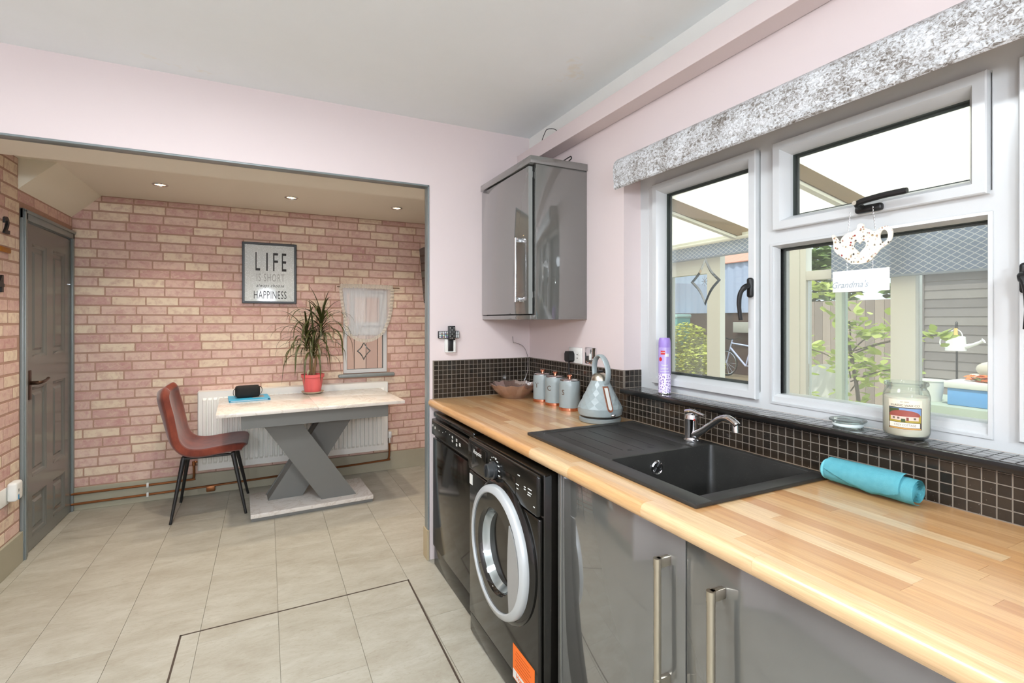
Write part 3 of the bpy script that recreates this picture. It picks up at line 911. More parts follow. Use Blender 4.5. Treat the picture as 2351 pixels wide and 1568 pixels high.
O('label_lettering', text_on(B(), 'Hotpoint', 0.026, on_x(0.7843, 1.515, 0.104), bold=0.0006), M['orange'], lab, 0)
bm = B()
for k in range(6): box(bm, 0.7846, 0.7850, 1.455+0.008*(k % 3), 1.570-0.006*(k % 2), 0.132+k*0.011, 0.1345+k*0.011)
O('label_lines', bm, mat('orange brown print', (190, 80, 20), 0.6, var=0.03), lab, 0)
O('filter_flap', box(B(), 0.7895, 0.790, y0+0.02, y0+0.14, 0.030, 0.080, 0.0002), M['black_panel'], wm_)

# ================================================================== dishwasher
dwm = T('dishwasher', 'black dishwasher between the washing machine and the opening', 'dishwasher', (1.12, 2.37, 0))
y0, y1 = 2.074, 2.668
O('body', box(B(), 0.846, 1.40, y0, y1, 0.015, 0.812, 0.003), BG, dwm)
O('top', box(B(), 0.826, 1.41, y0, y1, 0.815, 0.848, 0.010, 3), BG, dwm)
O('door', box(B(), 0.824, 0.845, y0+0.002, y1-0.002, 0.110, 0.704, 0.004), BG, dwm)
O('kick_plate', box(B(), 0.832, 0.845, y0+0.002, y1-0.002, 0.003, 0.104, 0.003), M['black_panel'], dwm)
cp = O('control_panel', box(B(), 0.816, 0.845, y0+0.002, y1-0.002, 0.722, 0.811, 0.008, 3), M['black_panel'], dwm)
O('handle_recess', box(B(), 0.834, 0.845, y0+0.01, y1-0.01, 0.706, 0.721), M['black_soft'], dwm, 0)
O('panel_ridge', tube(B(), smooth_path([(0.818, y0+0.03, 0.790), (0.814, y0+0.12, 0.800), (0.813, 2.40, 0.803), (0.815, y1-0.03, 0.800)], 6), 0.003, 8), mat('dark grey gloss', (58, 56, 52), 0.2, var=0.02), cp)
bm = B()
for yy, zz, w, h in ((2.64, 0.776, 0.010, 0.012), (2.60, 0.770, 0.014, 0.014), (2.32, 0.778, 0.016, 0.012), (2.32, 0.760, 0.016, 0.012), (2.26, 0.776, 0.016, 0.016), (2.26, 0.754, 0.016, 0.014), (2.215, 0.764, 0.020, 0.016), (2.36, 0.782, 0.005, 0.004), (2.42, 0.784, 0.004, 0.004), (2.47, 0.770, 0.005, 0.004), (2.53, 0.768, 0.005, 0.005)):
    for q in range(3):
        box(bm, 0.8152, 0.816, yy-w/2, yy+w/2, zz-h/2+q*h/3, zz-h/2+q*h/3+h/5)
O('panel_legends', bm, M['print_white'], cp, 0)

# ================================================================== items on the worktop
GB = mat('pale grey blue enamel', (150, 160, 160), 0.30, var=0.02)
COP = mat('copper', (226, 150, 120), 0.16, metal=1.0, var=0.03)
Z0 = CT+0.0004
# ---- kettle
kx, ky = 1.325, 1.812
kt = T('kettle', 'pale grey pyramid kettle with copper water gauge', 'kettle', (kx, ky, Z0))
O('power_base', lathe(B(), [(0, 0), (0.088, 0), (0.092, 0.004), (0.092, 0.016), (0.086, 0.021), (0, 0.021)], (kx, ky, Z0), 40), mat('kettle base grey', (128, 134, 132), 0.35, var=0.02), kt)
O('base_gap', lathe(B(), [(0.086, 0.021), (0.088, 0.029)], (kx, ky, Z0), 40), M['black_soft'], kt)
O('body', lathe(B(), [(0, 0.028), (0.088, 0.028), (0.0945, 0.032), (0.098, 0.046), (0.099, 0.062)], (kx, ky, Z0), 48), GB, kt)
# faceted hammered cone
bm = B(); nr, ns = 7, 14
rings = []
for i in range(nr+1):
    s = i/nr; z = 0.062+0.118*s; r = 0.099-0.060*s**0.94
    if i == nr: r = 0.039
    rings.append([bm.verts.new((kx+r*math.cos(2*math.pi*(k+0.5*(i % 2))/ns), ky+r*math.sin(2*math.pi*(k+0.5*(i % 2))/ns), Z0+z)) for k in range(ns)])
for i in range(nr):
    a, b = rings[i], rings[i+1]
    for k in range(ns):
        if i % 2 == 0:
            bm.faces.new((a[k], a[(k+1) % ns], b[k])); bm.faces.new((a[(k+1) % ns], b[(k+1) % ns], b[k]))
        else:
            bm.faces.new((a[k], b[(k+1) % ns], b[k])); bm.faces.new((a[k], a[(k+1) % ns], b[(k+1) % ns]))
bmesh.ops.recalc_face_normals(bm, faces=bm.faces[:])
O('faceted_side', bm, GB, kt, 0)
O('lid', lathe(B(), [(0.0392, 0.180), (0.036, 0.194), (0.028, 0.206), (0.014, 0.213), (0, 0.214)], (kx, ky, Z0), 32), M['steel'], kt)
O('lid_knob', box(B(), kx-0.014, kx+0.014, ky-0.006, ky+0.006, Z0+0.212, Z0+0.222, 0.003), M['black_soft'], kt)
cdir = Vector((-kx, -ky, 0)).normalized(); rdir = Vector((-cdir.y, cdir.x, 0))
hd = (cdir*math.cos(R(38)) + rdir*math.sin(R(38))).normalized(); side = Vector((-hd.y, hd.x, 0))
KC = Vector((kx, ky, Z0))
path = smooth_path([KC-hd*0.034+Vector((0, 0, 0.196)), KC-hd*0.040+Vector((0, 0, 0.235)), KC-hd*0.028+Vector((0, 0, 0.272)), KC+hd*0.005+Vector((0, 0, 0.288)),
                    KC+hd*0.036+Vector((0, 0, 0.268)), KC+hd*0.056+Vector((0, 0, 0.228)), KC+hd*0.056+Vector((0, 0, 0.196)), KC+hd*0.045+Vector((0, 0, 0.168))], 5)
bm = B(); prev = None
for i, p in enumerate(path):
    t = (path[min(i+1, len(path)-1)]-path[max(i-1, 0)]).normalized(); nn = t.cross(side).normalized()
    cur = [bm.verts.new(p+side*0.0145*math.cos(a)+nn*0.0065*math.sin(a)) for a in [2*math.pi*k/10 for k in range(10)]]
    if prev:
        for k in range(10): bm.faces.new((prev[k], prev[(k+1) % 10], cur[(k+1) % 10], cur[k]))
    else: bm.faces.new(cur)
    prev = cur
bm.faces.new(prev); bmesh.ops.recalc_face_normals(bm, faces=bm.faces[:])
O('handle', bm, GB, kt, 50)
gd = (cdir*math.cos(R(26)) + rdir*math.sin(R(26))).normalized(); gs = Vector((-gd.y, gd.x, 0))
def on_cone(a, b, lift):   # a sideways, b height
    s = (b-0.062)/0.118; r = 0.099-0.060*max(s, 0)**0.94
    return KC + gd*(r+lift) + gs*a + Vector((0, 0, b))
def gauge(name, w, b0, b1, lift, m, parent):
    pts = [(-w, b1), (w, b1)] + [(w*math.cos(R(-a)), b0+w*math.sin(R(-a))) for a in range(0, 181, 30)]
    bm = B(); f = [bm.verts.new(on_cone(a, b, lift)) for a, b in pts]; g = [bm.verts.new(on_cone(a, b, -0.004)) for a, b in pts]
    bm.faces.new(f)
    for i in range(len(pts)): bm.faces.new((f[i], g[i], g[(i+1) % len(pts)], f[(i+1) % len(pts)]))
    bmesh.ops.recalc_face_normals(bm, faces=bm.faces[:])
    return O(name, bm, m, parent, 20)
g = gauge('gauge_frame', 0.0125, 0.066, 0.158, 0.004, COP, kt)
gauge('gauge_window', 0.0075, 0.070, 0.152, 0.0055, mat('gauge window', (205, 205, 198), 0.15, var=0.04), g)
O('switch', sph(B(), KC+gd*0.100+gs*0.012+Vector((0, 0, 0.040)), 0.011, (1, 1, 0.7)), M['chrome'], kt)

# ---- canisters
def canister(x, y, letter, what):
    t = T('canister', 'pale grey canister with copper foot %s' % what, 'canister', (x, y, Z0), group='kitchen canisters')
    c = (x, y, Z0)
    O('foot', lathe(B(), [(0, 0), (0.053, 0), (0.0535, 0.002), (0.0535, 0.014), (0.052, 0.015)], c, 36), COP, t)
    O('body', lathe(B(), [(0.052, 0.015), (0.0525, 0.120), (0.051, 0.138), (0.047, 0.147)], c, 36), GB, t)
    lid = O('lid', lathe(B(), [(0.049, 0.146), (0.049, 0.150), (0.040, 0.154), (0.010, 0.156), (0, 0.156)], c, 36), M['chrome'], t)
    O('knob', lathe(B(), [(0.008, 0.154), (0.007, 0.161), (0.012, 0.164), (0.0135, 0.169), (0.010, 0.174), (0, 0.175)], c, 20), COP, lid)
    a0 = math.atan2(-y, -x) - R(38)
    def wrap(u, v, r=0.0531):
        a = a0 + u/r
        return (x+r*math.cos(a), y+r*math.sin(a), Z0+0.090+v)
    O('letter', text_on(B(), letter, 0.036, wrap, bold=0.0006), mat('bronze print', (96, 78, 62), 0.5, var=0.03), t, 0)
canister(1.366, 2.395, 'T', 'marked T beside the glass bowl')
canister(1.366, 2.262, 'C', 'marked C in the middle of the three')
canister(1.352, 2.100, 'S', 'marked S next to the kettle')

# ---- cut glass bowl
bx, by = 1.275, 2.575
n = N('rose tinted cut glass')
tr = n.n('ShaderNodeBsdfTransparent'); tr.inputs[0].default_value = (*lin((244, 228, 220)), 1)
df = n.n('ShaderNodeBsdfDiffuse'); df.inputs[0].default_value = (*lin((212, 176, 162)), 1)
gl = n.n('ShaderNodeBsdfGlossy'); gl.inputs['Roughness'].default_value = 0.05
m1 = n.n('ShaderNodeMixShader'); m1.inputs[0].default_value = 0.22; m2 = n.n('ShaderNodeMixShader'); m2.inputs[0].default_value = 0.30
n.l(tr.outputs[0], m1.inputs[1]); n.l(df.outputs[0], m1.inputs[2]); n.l(m1.outputs[0], m2.inputs[1]); n.l(gl.outputs[0], m2.inputs[2]); n.l(m2.outputs[0], n.out.inputs[0])
GLROSE = n.m
bm = B(); ns = 48; rings = []
for i, (r, z) in enumerate([(0.0, 0.002), (0.060, 0.0), (0.066, 0.006), (0.090, 0.024), (0.110, 0.042), (0.126, 0.060), (0.136, 0.080), (0.132, 0.081), (0.122, 0.063), (0.105, 0.045), (0.085, 0.028), (0.060, 0.010), (0.0, 0.008)]):
    if r == 0: rings.append([bm.verts.new((bx, by, Z0+z))]); continue
    sc_ = lambda k: (1+0.03*math.cos(2*math.pi*k*12/ns)) if r > 0.1 else 1
    rings.append([bm.verts.new((bx+r*sc_(k)*math.cos(2*math.pi*k/ns), by+r*sc_(k)*math.sin(2*math.pi*k/ns), Z0+z+(0.004*math.cos(2*math.pi*k*12/ns) if r > 0.12 else 0)+(0.0025*((k+i) % 2) if 0.07 < r < 0.13 else 0))) for k in range(ns)])
for a, b in zip(rings[:-1], rings[1:]):
    for k in range(ns):
        k2 = (k+1) % ns
        if len(a) == 1: bm.faces.new((a[0], b[k2], b[k]))
        elif len(b) == 1: bm.faces.new((a[k], a[k2], b[0]))
        else: bm.faces.new((a[k], a[k2], b[k2], b[k]))
bmesh.ops.recalc_face_normals(bm, faces=bm.faces[:])
tag(O('glass_bowl', bm, GLROSE, None, 15), 'wide rose tinted cut glass bowl in the worktop corner', 'bowl')
# ---- thin wire in the corner
bm = tube(B(), smooth_path([(1.345, 2.728, 1.250), (1.343, 2.714, 1.215), (1.36, 2.708, 1.212), (1.405, 2.704, 1.190), (1.432, 2.702, 1.140), (1.436, 2.700, 1.085), (1.425, 2.69, 1.03), (1.395, 2.68, 0.97), (1.37, 2.68, 0.935)], 8), 0.0020, 6)
tag(O('curly_wire', bm, M['chrome']), 'thin silver wire hanging in the wall corner above the bowl', 'wire')

# ---- rolled towel
tw = T('rolled_towel', 'turquoise towel rolled up against the mosaic splashback', 'towel', (1.385, 0.77, CT))
TQ = N('turquoise terry'); TQ.p(0.95, spec=0.1); vv = TQ.coord()
TQ.base(TQ.mix(TQ.noise(vv, 60, 3), lin((118, 206, 220)), lin((142, 226, 236)))); TQ.bump(TQ.noise(vv, 500, 2), 0.5, 0.002); TQ = TQ.m
ax0, ax1 = Vector((1.390, 0.856, CT+0.0355)), Vector((1.388, 0.636, CT+0.0365))
d = (ax1-ax0).normalized(); sx_ = Vector((1, 0, 0)); up = Vector((0, 0, 1))
bm = B()
turns, per = 4.4, 26; nn_ = int(turns*per)
spir = []
for k in range(nn_+1):
    a = 2*math.pi*k/per; r = 0.004 + 0.0295*(k/nn_)
    spir.append((r*math.cos(a+2.4), r*math.sin(a+2.4)*0.98))
spir = [(p, q) for p, q in spir]
prev = None
for j in range(13):
    s = j/12; c = ax0.lerp(ax1, s); k_ = 1.0 - 0.10*(1-s) - (0.10 if j in (0,) else 0) - (0.03 if j == 12 else 0)
    cur = [bm.verts.new(c + sx_*p*k_ + up*q*k_) for p, q in spir]
    if prev:
        for k in range(nn_): bm.faces.new((prev[k], cur[k], cur[k+1], prev[k+1]))
    prev = cur
bmesh.ops.solidify(bm, geom=bm.faces[:], thickness=0.0034)
bmesh.ops.recalc_face_normals(bm, faces=bm.faces[:])
O('roll', bm, TQ, tw, 60)
O('end_fold', sph(B(), ax0+Vector((0, -0.004, 0)), 0.0275, (1.0, 0.45, 1.0), 20, 10), TQ, tw, 60)
# diagonal flap wrapped round the outside
bm = B()
def flap(u, v):
    s = 0.05 + 0.83*u
    lo, hi = 0.30+0.2*u, 2.95
    edge = 3.35 - 2.0*abs(u-0.62)**0.9 if True else 0
    a = R(70) + v*(edge-0.4)
    c = ax0.lerp(ax1, s); k_ = 1.0-0.10*(1-s)
    r = 0.0372*k_
    return c - sx_*(-math.cos(a))*r*1.0 + up*math.sin(a)*r
grid(bm, 14, 12, flap)
bmesh.ops.solidify(bm, geom=bm.faces[:], thickness=0.003); bmesh.ops.recalc_face_normals(bm, faces=bm.faces[:])
O('flap', bm, TQ, tw, 60)

# ================================================================== items on the sill
ZS = 1.0412
# ---- lavender spray can
ax, ay = 1.508, 1.607
sp = T('air_freshener_can', 'lilac aerosol can with lavender print on the window sill', 'aerosol can', (ax, ay, ZS))
n = N('lavender can print'); n.p(0.25)
co = n.n('ShaderNodeTexCoord'); sepx = n.n('ShaderNodeSeparateXYZ'); n.l(co.outputs['Object'], sepx.inputs[0])
v = n.coord((1, 1, 0.7))
vor = n.n('ShaderNodeTexVoronoi'); vor.inputs['Scale'].default_value = 150; n.l(v, vor.inputs['Vector'])
fl = n.ramp(vor.outputs['Distance'], [(0.30, lin((112, 78, 160))), (0.42, lin((226, 214, 240)))])
low = n.n('ShaderNodeMath', operation='LESS_THAN'); low.inputs[1].default_value = ZS+0.085; n.l(sepx.outputs[2], low.inputs[0])
n.base(n.mix(low.outputs[0], lin((176, 156, 214)), fl))
c = (ax, ay, ZS)
O('can', lathe(B(), [(0, 0.001), (0.024, 0), (0.0265, 0.003), (0.0255, 0.006), (0.0258, 0.192), (0.0245, 0.196)], c, 32), n.m, sp)
O('base_rim', lathe(B(), [(0.0262, 0.0), (0.0272, 0.002), (0.0262, 0.005)], c, 32), M['chrome'], sp)
cap = O('cap', lathe(B(), [(0.0250, 0.194), (0.0255, 0.212), (0.0235, 0.226), (0.0205, 0.234), (0.0160, 0.234), (0.0140, 0.222), (0, 0.222)], c, 32), mat('lilac cap', (158, 132, 206), 0.35, var=0.02), sp)
O('nozzle_button', box(B(), ax-0.008, ax+0.008, ay-0.010, ay+0.010, ZS+0.220, ZS+0.230, 0.003), mat('lilac cap', (0, 0, 0)), cap)
a0 = math.atan2(-ay, -ax)
def wrap_can(zc, da=0.0, r=0.0263):
    return lambda u, v: (ax+r*math.cos(a0+da+u/r), ay+r*math.sin(a0+da+u/r), ZS+zc+v)
def patch(fn, u0, u1, v0, v1, nu=8):
    bm = B(); grid(bm, nu, 1, lambda s, t: fn(u0+(u1-u0)*s, v0+(v1-v0)*t)); return bm
O('brand_patch', patch(wrap_can(0.173, 0), -0.017, 0.002, -0.008, 0.008), mat('red print', (205, 45, 50), 0.4, var=0.02), sp, 0)
O('white_patch', patch(wrap_can(0.163, 0), 0.002, 0.018, -0.007, 0.006), M['print_white'], sp, 0)
bm = B(); f = wrap_can(0.145, 0, 0.0264); bm.faces.new([bm.verts.new(f(-0.018+0.0075*math.cos(R(a)), 0.009*math.sin(R(a)))) for a in range(0, 360, 30)])
O('red_spot', bm, mat('red print', (0, 0, 0)), sp, 0)
for s_, z_, fz, dz in (("JACK'S", 0.173, (0.016, 0.006), -0.28), ('Sweet', 0.121, (0.026, 0.009), 0), ('Lavender', 0.107, (0.033, 0.009), 0)):
    O('lettering', text_on(B(), s_, 0.012, wrap_can(z_, dz, 0.0266), fit=fz, bold=0.0003), M['print_white'], sp, 0)
O('band_line', patch(wrap_can(0.094, 0), -0.02, 0.02, -0.0012, 0.0012), M['print_white'], sp, 0)

# ---- candle jar
jx, jy = 1.512, 0.722
cj = T('candle_jar', 'large glass jar candle with cream wax and cottage label', 'candle', (jx, jy, ZS))
c = (jx, jy, ZS)
O('glass', lathe(B(), [(0, 0.001), (0.036, 0), (0.046, 0.006), (0.050, 0.016), (0.050, 0.112), (0.047, 0.124), (0.0425, 0.131), (0.042, 0.135), (0.0465, 0.137), (0.048, 0.142), (0.0465, 0.147), (0.042, 0.147), (0.0395, 0.135), (0.041, 0.128)], c, 48), glass_mat('jar glass', (0.95, 0.98, 0.96), 0.07, veil=0.06), cj, 40)
O('wax', lathe(B(), [(0, 0.010), (0.044, 0.010), (0.0485, 0.018), (0.0485, 0.108), (0.046, 0.110), (0, 0.108)], c, 48), mat('cream wax', (236, 228, 208), 0.5, var=0.02, Subsurface_Weight=0.15), cj, 40)
a0j = math.atan2(-jy, -jx)-R(3)
def wrap_jar(zc, r=0.0503, du=0.0):
    return lambda u, v: (jx+r*math.cos(a0j+(u+du)/r), jy+r*math.sin(a0j+(u+du)/r), ZS+zc+v)
L0 = wrap_jar(0.058)
n = N('cottage label'); n.p(0.5)
lb = O('label', patch(wrap_jar(0.060, 0.0502), -0.037, 0.037, -0.032, 0.044, 14), mat('label paper', (230, 222, 200), 0.5, var=0.01), cj, 0)
def flat(name, pts, zc, r, m):
    """polygon wrapped on the jar, cut into narrow strips"""
    bm = B(); f = wrap_jar(zc, r); bm.faces.new([bm.verts.new(f(a, b)) for a, b in pts]); return O(name, bm, m, lb, 0)
def strip(name, u0, u1, v0, v1, zc, r, m, top=None):
    bm = B(); f = wrap_jar(zc, r); nu = max(2, int((u1-u0)/0.004))
    grid(bm, nu, 1, lambda s, t: f(u0+(u1-u0)*s, (v0 if t == 0 else (top(s) if top else v1)))); return O(name, bm, m, lb, 0)
C_ = {k: mat('label '+k, v, 0.5, var=0.05, vscale=200) for k, v in {'border': (60, 48, 42), 'sky': (120, 150, 190), 'tree': (70, 84, 50), 'thatch': (150, 78, 66), 'wall': (224, 196, 180), 'garden': (170, 150, 60), 'door': (120, 60, 50), 'band': (238, 230, 212), 'foot': (200, 150, 80), 'ink': (110, 98, 86)}.items()}
strip('picture_border', -0.036, 0.036, -0.031, 0.025, 0.060, 0.0505, C_['border'])
strip('picture_sky', -0.034, 0.034, 0.006, 0.023, 0.060, 0.0507, C_['sky'])
strip('picture_trees', -0.034, -0.012, 0.008, 0.022, 0.060, 0.0508, C_['tree'])
strip('picture_garden', -0.034, 0.034, -0.013, 0.006, 0.060, 0.0507, C_['garden'])
strip('cottage_wall', -0.031, 0.029, -0.008, 0.008, 0.060, 0.0509, C_['wall'])
strip('cottage_thatch', -0.034, 0.032, 0.002, 0.015, 0.060, 0.0511, C_['thatch'], top=lambda s: 0.008+0.010*math.sin(math.pi*min(1, s*1.02))**0.5)
strip('cottage_door', 0.003, 0.008, -0.009, 0.000, 0.060, 0.0512, C_['door'])
for u in (-0.026, -0.016, 0.018): strip('cottage_window', u, u+0.005, -0.005, 0.000, 0.060, 0.0512, C_['ink'])
strip('garden_bush', -0.008, 0.001, -0.012, -0.004, 0.060, 0.0512, C_['tree'])
strip('name_band', -0.034, 0.032, -0.026, -0.014, 0.060, 0.0509, C_['band'])
strip('foot_band', -0.034, 0.034, -0.030, -0.027, 0.060, 0.0508, C_['foot'])
for s_, z_, fz in (('COSY COTTAGE', 0.040, (0.046, 0.0055)), ('CLASSIC WAX CO', 0.0905, (0.062, 0.0055)), ('EST. MMIX', 0.099, (0.018, 0.0024))):
    O('lettering', text_on(B(), s_, 0.008, wrap_jar(z_, 0.0514), fit=fz), C_['ink'], lb, 0)

# ---- glass lid lying beside it
gx, gy = 1.510, 0.868
gl_ = T('glass_jar_lid', 'clear glass jar lid lying on the sill left of the candle', 'lid', (gx, gy, ZS))
GL2 = glass_mat('lid glass', (0.92, 0.97, 0.95), 0.09, veil=0.10)
O('rim', lathe(B(), [(0, 0.004), (0.030, 0.003), (0.036, 0.0), (0.038, 0.003), (0.038, 0.014), (0.046, 0.018), (0.047, 0.021), (0.045, 0.023), (0.036, 0.018), (0, 0.016)], (gx, gy, ZS), 40), GL2, gl_, 40)
O('seal', lathe(B(), [(0.0375, 0.004), (0.0385, 0.006), (0.0385, 0.011), (0.0375, 0.013)], (gx, gy, ZS), 40), mat('clear silicone', (226, 236, 234), 0.3, var=0.02), gl_)

# ---- hanging teapot sign
sg = T('hanging_teapot_sign', 'cream speckled teapot sign hanging from the window handle', 'sign', (1.522, 0.83, 1.67))
n = N('speckled cream enamel'); n.p(0.35)
v = n.coord()
vo = n.n('ShaderNodeTexVoronoi'); vo.inputs['Scale'].default_value = 120; n.l(v, vo.inputs['Vector'])
dots = n.ramp(vo.outputs['Distance'], [(0.30, (1, 1, 1)), (0.40, (0, 0, 0))])
colr = n.ramp(n.noise(v, 70, 2), [(0.40, lin((70, 66, 60))), (0.48, lin((176, 150, 110))), (0.56, lin((150, 40, 40)))], 'CONSTANT')
mask = n.ramp(n.noise(v, 50, 3), [(0.42, (0, 0, 0)), (0.5, (1, 1, 1))])
mm = n.n('ShaderNodeMath', operation='MULTIPLY'); n.l(dots, mm.inputs[0]); n.l(mask, mm.inputs[1])
n.base(n.mix(mm.outputs[0], lin((240, 232, 214)), colr))
SPK = n.m
SXp = 1.516
# outline in (right, up) centimetres seen from the room; right is -Y
U = lambda a, b: (SXp, 0.838 - a*0.01, 1.562 + b*0.01)
outl = smooth_path([(-8.0, 4.0, 0), (-7.4, 4.2, 0), (-6.5, 3.2, 0), (-5.6, 2.0, 0), (-5.0, 3.0, 0), (-3.6, 4.0, 0), (-1.6, 4.5, 0), (-0.9, 5.0, 0), (-0.7, 6.0, 0), (0.1, 6.3, 0), (0.9, 5.9, 0), (1.0, 5.0, 0), (2.2, 4.4, 0), (3.4, 3.6, 0), (4.2, 3.6, 0), (5.4, 4.4, 0), (7.2, 4.4, 0), (8.2, 3.0, 0), (8.0, 0.8, 0), (6.8, -0.6, 0), (5.2, -1.6, 0), (4.0, -3.2, 0), (2.4, -4.7, 0), (-0.2, -5.2, 0), (-2.6, -4.8, 0), (-4.4, -3.2, 0), (-6.4, -1.6, 0), (-7.4, 0.0, 0), (-7.5, 2.0, 0), (-8.0, 4.0, 0)], 3)[:-1]
heart = [(1.75*(16*math.sin(t)**3)/16*0.95-0.1, (13*math.cos(t)-5*math.cos(2*t)-2*math.cos(3*t)-math.cos(4*t))/16*1.9-0.2) for t in [2*math.pi*k/28 for k in range(28)]]
hand = [(5.9+1.0*math.cos(t)+0.2, 1.9+1.7*math.sin(t)) for t in [2*math.pi*k/18 for k in range(18)]]
bm = B(); edges = []
for loop in ([(p.x, p.y) for p in outl], heart, hand):
    vs = [bm.verts.new((a, b, 0)) for a, b in loop]
    for i in range(len(vs)): edges.append(bm.edges.new((vs[i], vs[(i+1) % len(vs)])))
bmesh.ops.triangle_fill(bm, use_beauty=True, use_dissolve=False, edges=edges)
def inside(p, poly):
    r_ = False
    for i in range(len(poly)):
        (x1, y1_), (x2, y2_) = poly[i], poly[i-1]
        if (y1_ > p[1]) != (y2_ > p[1]) and p[0] < (x2-x1)*(p[1]-y1_)/(y2_-y1_)+x1: r_ = not r_
    return r_
kill = [f for f in bm.faces if inside(f.calc_center_median()[:2], heart) or inside(f.calc_center_median()[:2], hand)]
bmesh.ops.delete(bm, geom=kill, context='FACES')
ex = bmesh.ops.extrude_face_region(bm, geom=bm.faces[:])
for v_ in [e for e in ex['geom'] if isinstance(e, bmesh.types.BMVert)]: v_.co.z = 1
for v_ in bm.verts:
    a, b, z = v_.co
    p = U(a, b); v_.co = (p[0]+z*0.004, p[1], p[2])
bmesh.ops.recalc_face_normals(bm, faces=bm.faces[:])
O('teapot', bm, SPK, sg, 20)
pq = O('plaque', box(B(), SXp, SXp+0.004, 0.764, 0.915, 1.432, 1.494, 0.0008), mat('plaque white', (244, 242, 238), 0.4, var=0.005), sg)
O('lettering', text_on(B(), "Grandma's", 0.026, lambda a, b: (SXp-0.0005, 0.868-a, 1.452+b), shear=0.35, sx=0.9), mat('pale grey blue print', (160, 174, 182), 0.5, var=0.01), pq, 0)
def chain(p, q, nlk):
    bm = B(); p, q = Vector(p), Vector(q)
    for k in range(nlk):
        c_ = p.lerp(q, (k+0.5)/nlk); d_ = (q-p).normalized(); L_ = (q-p).length/nlk*0.68
        s_ = Vector((1, 0, 0)) if k % 2 else d_.cross(Vector((1, 0, 0))).normalized()
        tube(bm, [c_+d_*L_*math.cos(t)+s_*0.0013*math.sin(t) for t in [2*math.pi*j/8 for j in range(8)]], 0.0004, 4, closed=True)
    return bm
O('chain', chain((1.517, 0.866, 1.662), (SXp+0.002, 0.872, 1.604), 14), M['chrome'], sg)
O('chain', chain((1.517, 0.806, 1.668), (SXp+0.002, 0.800, 1.604), 15), M['chrome'], sg)
O('chain', chain((SXp+0.002, 0.874, 1.518), (SXp+0.002, 0.874, 1.493), 6), M['chrome'], sg)
O('chain', chain((SXp+0.002, 0.806, 1.520), (SXp+0.002, 0.806, 1.493), 6), M['chrome'], sg)

# ---- crushed velvet pelmet of the roller blind
n = N('silver crushed velvet'); n.p(0.45, spec=0.5); v = n.coord((1, 0.75, 1))
a = n.noise(v, 130, 5, 0.7, 1.0); b = n.noise(v, 16, 3, 0.5)
ad = n.n('ShaderNodeMath', operation='MULTIPLY_ADD'); ad.inputs[1].default_value = 0.35; n.l(b, ad.inputs[0]); n.l(a, ad.inputs[2])
n.base(n.ramp(ad.outputs[0], [(0.50, lin((84, 76, 68))), (0.60, lin((140, 134, 128))), (0.68, lin((186, 187, 188))), (0.82, lin((222, 224, 226)))])); n.bump(a, 0.4, 0.003)
pl = T('blind_pelmet', 'curved silver crushed velvet blind pelmet above the window', 'pelmet', (1.42, 0.8, 1.94))
pp = [(1.463, 2.066), (1.425, 2.066), (1.392, 2.060), (1.374, 2.044), (1.368, 2.020), (1.368, 1.985), (1.371, 1.958), (1.374, 1.950), (1.371, 1.944), (1.372, 1.930), (1.378, 1.924), (1.384, 1.932), (1.380, 2.02), (1.388, 2.046), (1.41, 2.055), (1.463, 2.056)]
O('cover', prism(B(), pp, 'XZ', -0.35, 1.775), n.m, pl, 40)
O('end_cap', prism(B(), [(1.463, 2.055), (1.41, 2.054), (1.388, 2.045), (1.382, 2.02), (1.384, 1.935), (1.463, 1.955)], 'XZ', 1.768, 1.774), mat('pelmet end', (226, 216, 210), 0.6, var=0.02), pl)
O('roller', cyl(B(), (1.43, -0.3, 2.012), (1.43, 1.767, 2.012), 0.028, seg=20), mat('blind fabric roll', (200, 196, 190), 0.8, var=0.03), pl)

# ================================================================== small things on the walls
sk_ = T('wall_socket', 'white wall socket on the pink wall behind the canisters', 'socket', (XR, 2.21, 1.165))
O('face_plate', box(B(), XR-0.009, XR-0.0002, 2.150, 2.270, 1.124, 1.206, 0.003), M['print_white'], sk_)
O('rocker', box(B(), XR-0.012, XR-0.009, 2.165, 2.175, 1.165, 1.18, 0.001), M['print_white'], sk_)
for z in (1.150, 1.168): O('socket_slot', box(B(), XR-0.0095, XR-0.0089, 2.182, 2.194, z, z+0.004), M['black_soft'], sk_, 0)
pg = T('plug_and_cable', 'black plug with cable in the white wall socket', 'plug', (XR-0.03, 2.235, 1.15))
O('plug', prism(B(), [(2.212, 1.138), (2.222, 1.130), (2.252, 1.130), (2.262, 1.138), (2.262, 1.172), (2.252, 1.186), (2.222, 1.186), (2.212, 1.172)], 'YZ', XR-0.042, XR-0.0105), M['black_soft'], pg)
O('cable', tube(B(), smooth_path([(XR-0.028, 2.237, 1.132), (XR-0.028, 2.238, 1.105), (XR-0.026, 2.235, 1.06), (XR-0.016, 2.20, 0.98), (XR-0.014, 2.12, 0.92), (XR-0.014, 2.02, 0.9105)], 7), 0.0042, 8), M['black_soft'], pg)
sw = T('chrome_switch', 'chrome wall switch on the pink wall above the kettle', 'switch', (XR, 2.076, 1.17))
O('face_plate', box(B(), XR-0.007, XR-0.0002, 2.030, 2.122, 1.130, 1.212, 0.003), M['chrome'], sw)
O('rocker', box(B(), XR-0.012, XR-0.007, 2.062, 2.080, 1.150, 1.182, 0.002), M['print_white'], sw)
